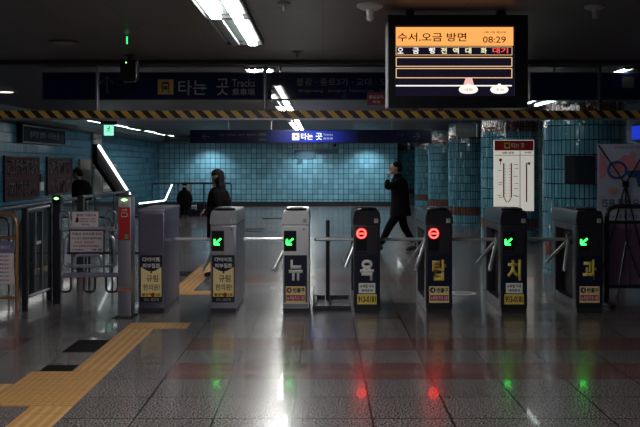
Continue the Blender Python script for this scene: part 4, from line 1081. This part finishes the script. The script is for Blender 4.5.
fuse([chain([('c', None, (.015, 0, 1.08), .13), ('shl', 'c', (.01, -.15, 1.17), .075), ('ell', 'shl', (.02, -.195, .95), .06), ('wrl', 'ell', (-.15, -.14, .975), .042),
             ('shr', 'c', (.02, .15, 1.17), .075), ('elr', 'shr', (.04, .195, .97), .06), ('wrr', 'elr', (.03, .2, .81), .042)])], ce, 'coat', M['coat'], body, vox=.013)
fuse([chain([('p', None, (.02, 0, .75), .11), ('hl', 'p', (0, -.07, .72), .09), ('kl', 'hl', (-.04, -.07, .42), .062), ('al', 'kl', (-.04, -.07, .11), .045),
             ('hr', 'p', (.03, .07, .72), .09), ('kr', 'hr', (.06, .07, .42), .062), ('ar', 'kr', (.12, .07, .11), .045)])], None, 'trousers', M['trousers'], body, vox=.013)
for hl, to in (((-.03, -.07, .05), (-.16, -.05, .04)), ((.13, .07, .05), (-.01, .09, .04))):
    fuse([], lambda mb, hl=hl, to=to: shoe(mb, hl, to, .038), 'shoe', M['shoe'], body, vox=.010)

# -- person in a cap on the far left, facing left
D = 20.2; ox = WX(81, D); hc = (-.09, 0, 1.40)
def be(mb):
    head_solid(mb, hc, 1.0, (-1, -.1)); mb.cyl((-.04, 0, 1.2), (-.07, 0, 1.33), .055, .05, n=14)
    hand(mb, (-.08, -.2, .70), (-.1, 0, -1), (-1, 0, 0), .4, 1, 1); hand(mb, (-.08, .2, .70), (-.1, 0, -1), (-1, 0, 0), .4, 1, -1)
body = fuse([chain([('pelvis', None, (.0, 0, .78), (.12, .10)), ('chest', 'pelvis', (-.01, 0, 1.1), (.13, .1)), ('neck', 'chest', (-.04, 0, 1.24), .055),
    ('shl', 'chest', (0, -.16, 1.15), .055), ('ell', 'shl', (.02, -.2, .92), .042), ('wrl', 'ell', (-.08, -.2, .71), .026),
    ('shr', 'chest', (0, .16, 1.15), .055), ('elr', 'shr', (.02, .2, .92), .042), ('wrr', 'elr', (-.08, .2, .71), .026),
    ('hl', 'pelvis', (0, -.08, .72), .085), ('kl', 'hl', (-.03, -.08, .42), .055), ('al', 'kl', (0, -.08, .09), .036), ('tl', 'al', (-.13, -.08, .04), .03),
    ('hr', 'pelvis', (0, .08, .72), .085), ('kr', 'hr', (-.03, .08, .42), .055), ('ar', 'kr', (.03, .08, .09), .036), ('tr', 'ar', (-.1, .08, .04), .03)])], be, 'person', M['skin'], loc=(ox, D, 0), vox=.012)
tag(body, 'person in a dark knitted cap and bulky black jacket before the left wall plaques', 'person')
face_details(body, hc, 1.0, (-1, -.1))
fuse([], lambda mb: mb.sph((-.075, 0, 1.455), .112, .10, .075, 18).sph((-.10, 0, 1.53), .03, .03, .03, 10).sph((-.02, 0, 1.40), .085, .092, .06, 14), 'knitted_cap', M['hair'], body, vox=.012)
def ce(mb):
    n = 26; rings = []
    for z, rx, ry, cx_ in ((1.27, .10, .1, -.03), (1.2, .19, .2, .0), (1.05, .225, .23, .02), (.85, .225, .23, .02), (.68, .215, .22, .02)):
        rings.append([mb.bm.verts.new((cx_+rx*math.cos(2*PI*k/n), ry*math.sin(2*PI*k/n), z)) for k in range(n)])
    for A_, B_ in zip(rings, rings[1:]):
        for k in range(n): mb.bm.faces.new((A_[k], A_[(k+1) % n], B_[(k+1) % n], B_[k]))
    mb.bm.faces.new(rings[0]); mb.bm.faces.new(rings[-1][::-1])
fuse([chain([('c', None, (0, 0, 1.0), .15), ('shl', 'c', (0, -.17, 1.13), .09), ('ell', 'shl', (.02, -.22, .92), .075), ('wrl', 'ell', (-.07, -.2, .74), .055),
             ('shr', 'c', (0, .17, 1.13), .09), ('elr', 'shr', (.02, .22, .92), .075), ('wrr', 'elr', (-.07, .2, .74), .055)])], ce, 'jacket', M['coat'], body, vox=.015)
fuse([chain([('p', None, (0, 0, .74), .12), ('hl', 'p', (0, -.08, .7), .1), ('kl', 'hl', (-.03, -.08, .42), .07), ('al', 'kl', (0, -.08, .11), .05),
             ('hr', 'p', (0, .08, .7), .1), ('kr', 'hr', (-.03, .08, .42), .07), ('ar', 'kr', (.03, .08, .11), .05)])], None, 'trousers', M['trousers'], body, vox=.015)
for hl, to in (((.02, -.08, .05), (-.15, -.08, .04)), ((.05, .08, .05), (-.12, .08, .04))):
    fuse([], lambda mb, hl=hl, to=to: shoe(mb, hl, to, .042), 'shoe', M['shoe'], body, vox=.012)

# -- small hooded person in a parka with fur trim, seen from behind at the stair head
D = 26.7; ox = WX(184.5, D); k_ = .66; hc = (0, .01, .95)
def be(mb):
    head_solid(mb, hc, .72, (0, 1)); mb.cyl((0, 0, .80), (0, 0, .90), .04, .036, n=12)
    hand(mb, (-.20, .02, .46), (0, .1, -1), (1, 0, 0), .4, .66, 1); hand(mb, (.20, .02, .46), (0, .1, -1), (-1, 0, 0), .4, .66, -1)
body = fuse([chain([('pelvis', None, (0, 0, .50), .085), ('chest', 'pelvis', (0, 0, .74), .09), ('neck', 'chest', (0, 0, .84), .038),
    ('shl', 'chest', (-.11, 0, .77), .04), ('ell', 'shl', (-.18, 0, .62), .03), ('wrl', 'ell', (-.20, .02, .47), .019),
    ('shr', 'chest', (.11, 0, .77), .04), ('elr', 'shr', (.18, 0, .62), .03), ('wrr', 'elr', (.20, .02, .47), .019),
    ('hl', 'pelvis', (-.06, 0, .46), .06), ('kl', 'hl', (-.065, .02, .27), .042), ('al', 'kl', (-.065, 0, .06), .028), ('tl', 'al', (-.065, .09, .03), .022),
    ('hr', 'pelvis', (.06, 0, .46), .06), ('kr', 'hr', (.065, .02, .27), .042), ('ar', 'kr', (.065, 0, .06), .028), ('tr', 'ar', (.065, .09, .03), .022)])], be, 'person', M['skin'], loc=(ox, D, 0), vox=.010)
tag(body, 'small hooded person in a dark parka with pale fur trim by the stair guard', 'person')
face_details(body, hc, .72, (0, 1))
def ce(mb):
    n = 24; rings = []
    for z, rx, ry in ((.86, .07, .07), (.80, .16, .11), (.66, .205, .15), (.48, .215, .165), (.33, .20, .16)):
        rings.append([mb.bm.verts.new((rx*math.cos(2*PI*k/n), ry*math.sin(2*PI*k/n), z)) for k in range(n)])
    for A_, B_ in zip(rings, rings[1:]):
        for k in range(n): mb.bm.faces.new((A_[k], A_[(k+1) % n], B_[(k+1) % n], B_[k]))
    mb.bm.faces.new(rings[0]); mb.bm.faces.new(rings[-1][::-1])
    mb.sph((0, -.01, .96), .088, .095, .095, 16)
fuse([chain([('c', None, (0, 0, .7), .1), ('shl', 'c', (-.12, 0, .76), .07), ('ell', 'shl', (-.19, 0, .62), .062), ('wrl', 'ell', (-.205, .02, .49), .045),
             ('shr', 'c', (.12, 0, .76), .07), ('elr', 'shr', (.19, 0, .62), .062), ('wrr', 'elr', (.205, .02, .49), .045)])], ce, 'parka', M['coat'], body, vox=.012)
mb = MB(); mb.tube([(.145*math.cos(a), -.125-.01*math.sin(a), .86+.10*math.sin(a)) for a in [PI*.02+PI*.96*k/14 for k in range(15)]], .027, n=10)
mb.build('fur_trim', M['fur'], body, smooth=True)
fuse([chain([('p', None, (0, 0, .47), .08), ('hl', 'p', (-.06, 0, .44), .07), ('kl', 'hl', (-.065, .02, .27), .052), ('al', 'kl', (-.065, 0, .08), .04),
             ('hr', 'p', (.06, 0, .44), .07), ('kr', 'hr', (.065, .02, .27), .052), ('ar', 'kr', (.065, 0, .08), .04)])], None, 'trousers', M['trousers'], body, vox=.012)
for s_ in (-1, 1):
    fuse([], lambda mb, s_=s_: shoe(mb, (s_*.065, -.02, .035), (s_*.065, .10, .03), .03), 'shoe', M['shoe'], body, vox=.010)
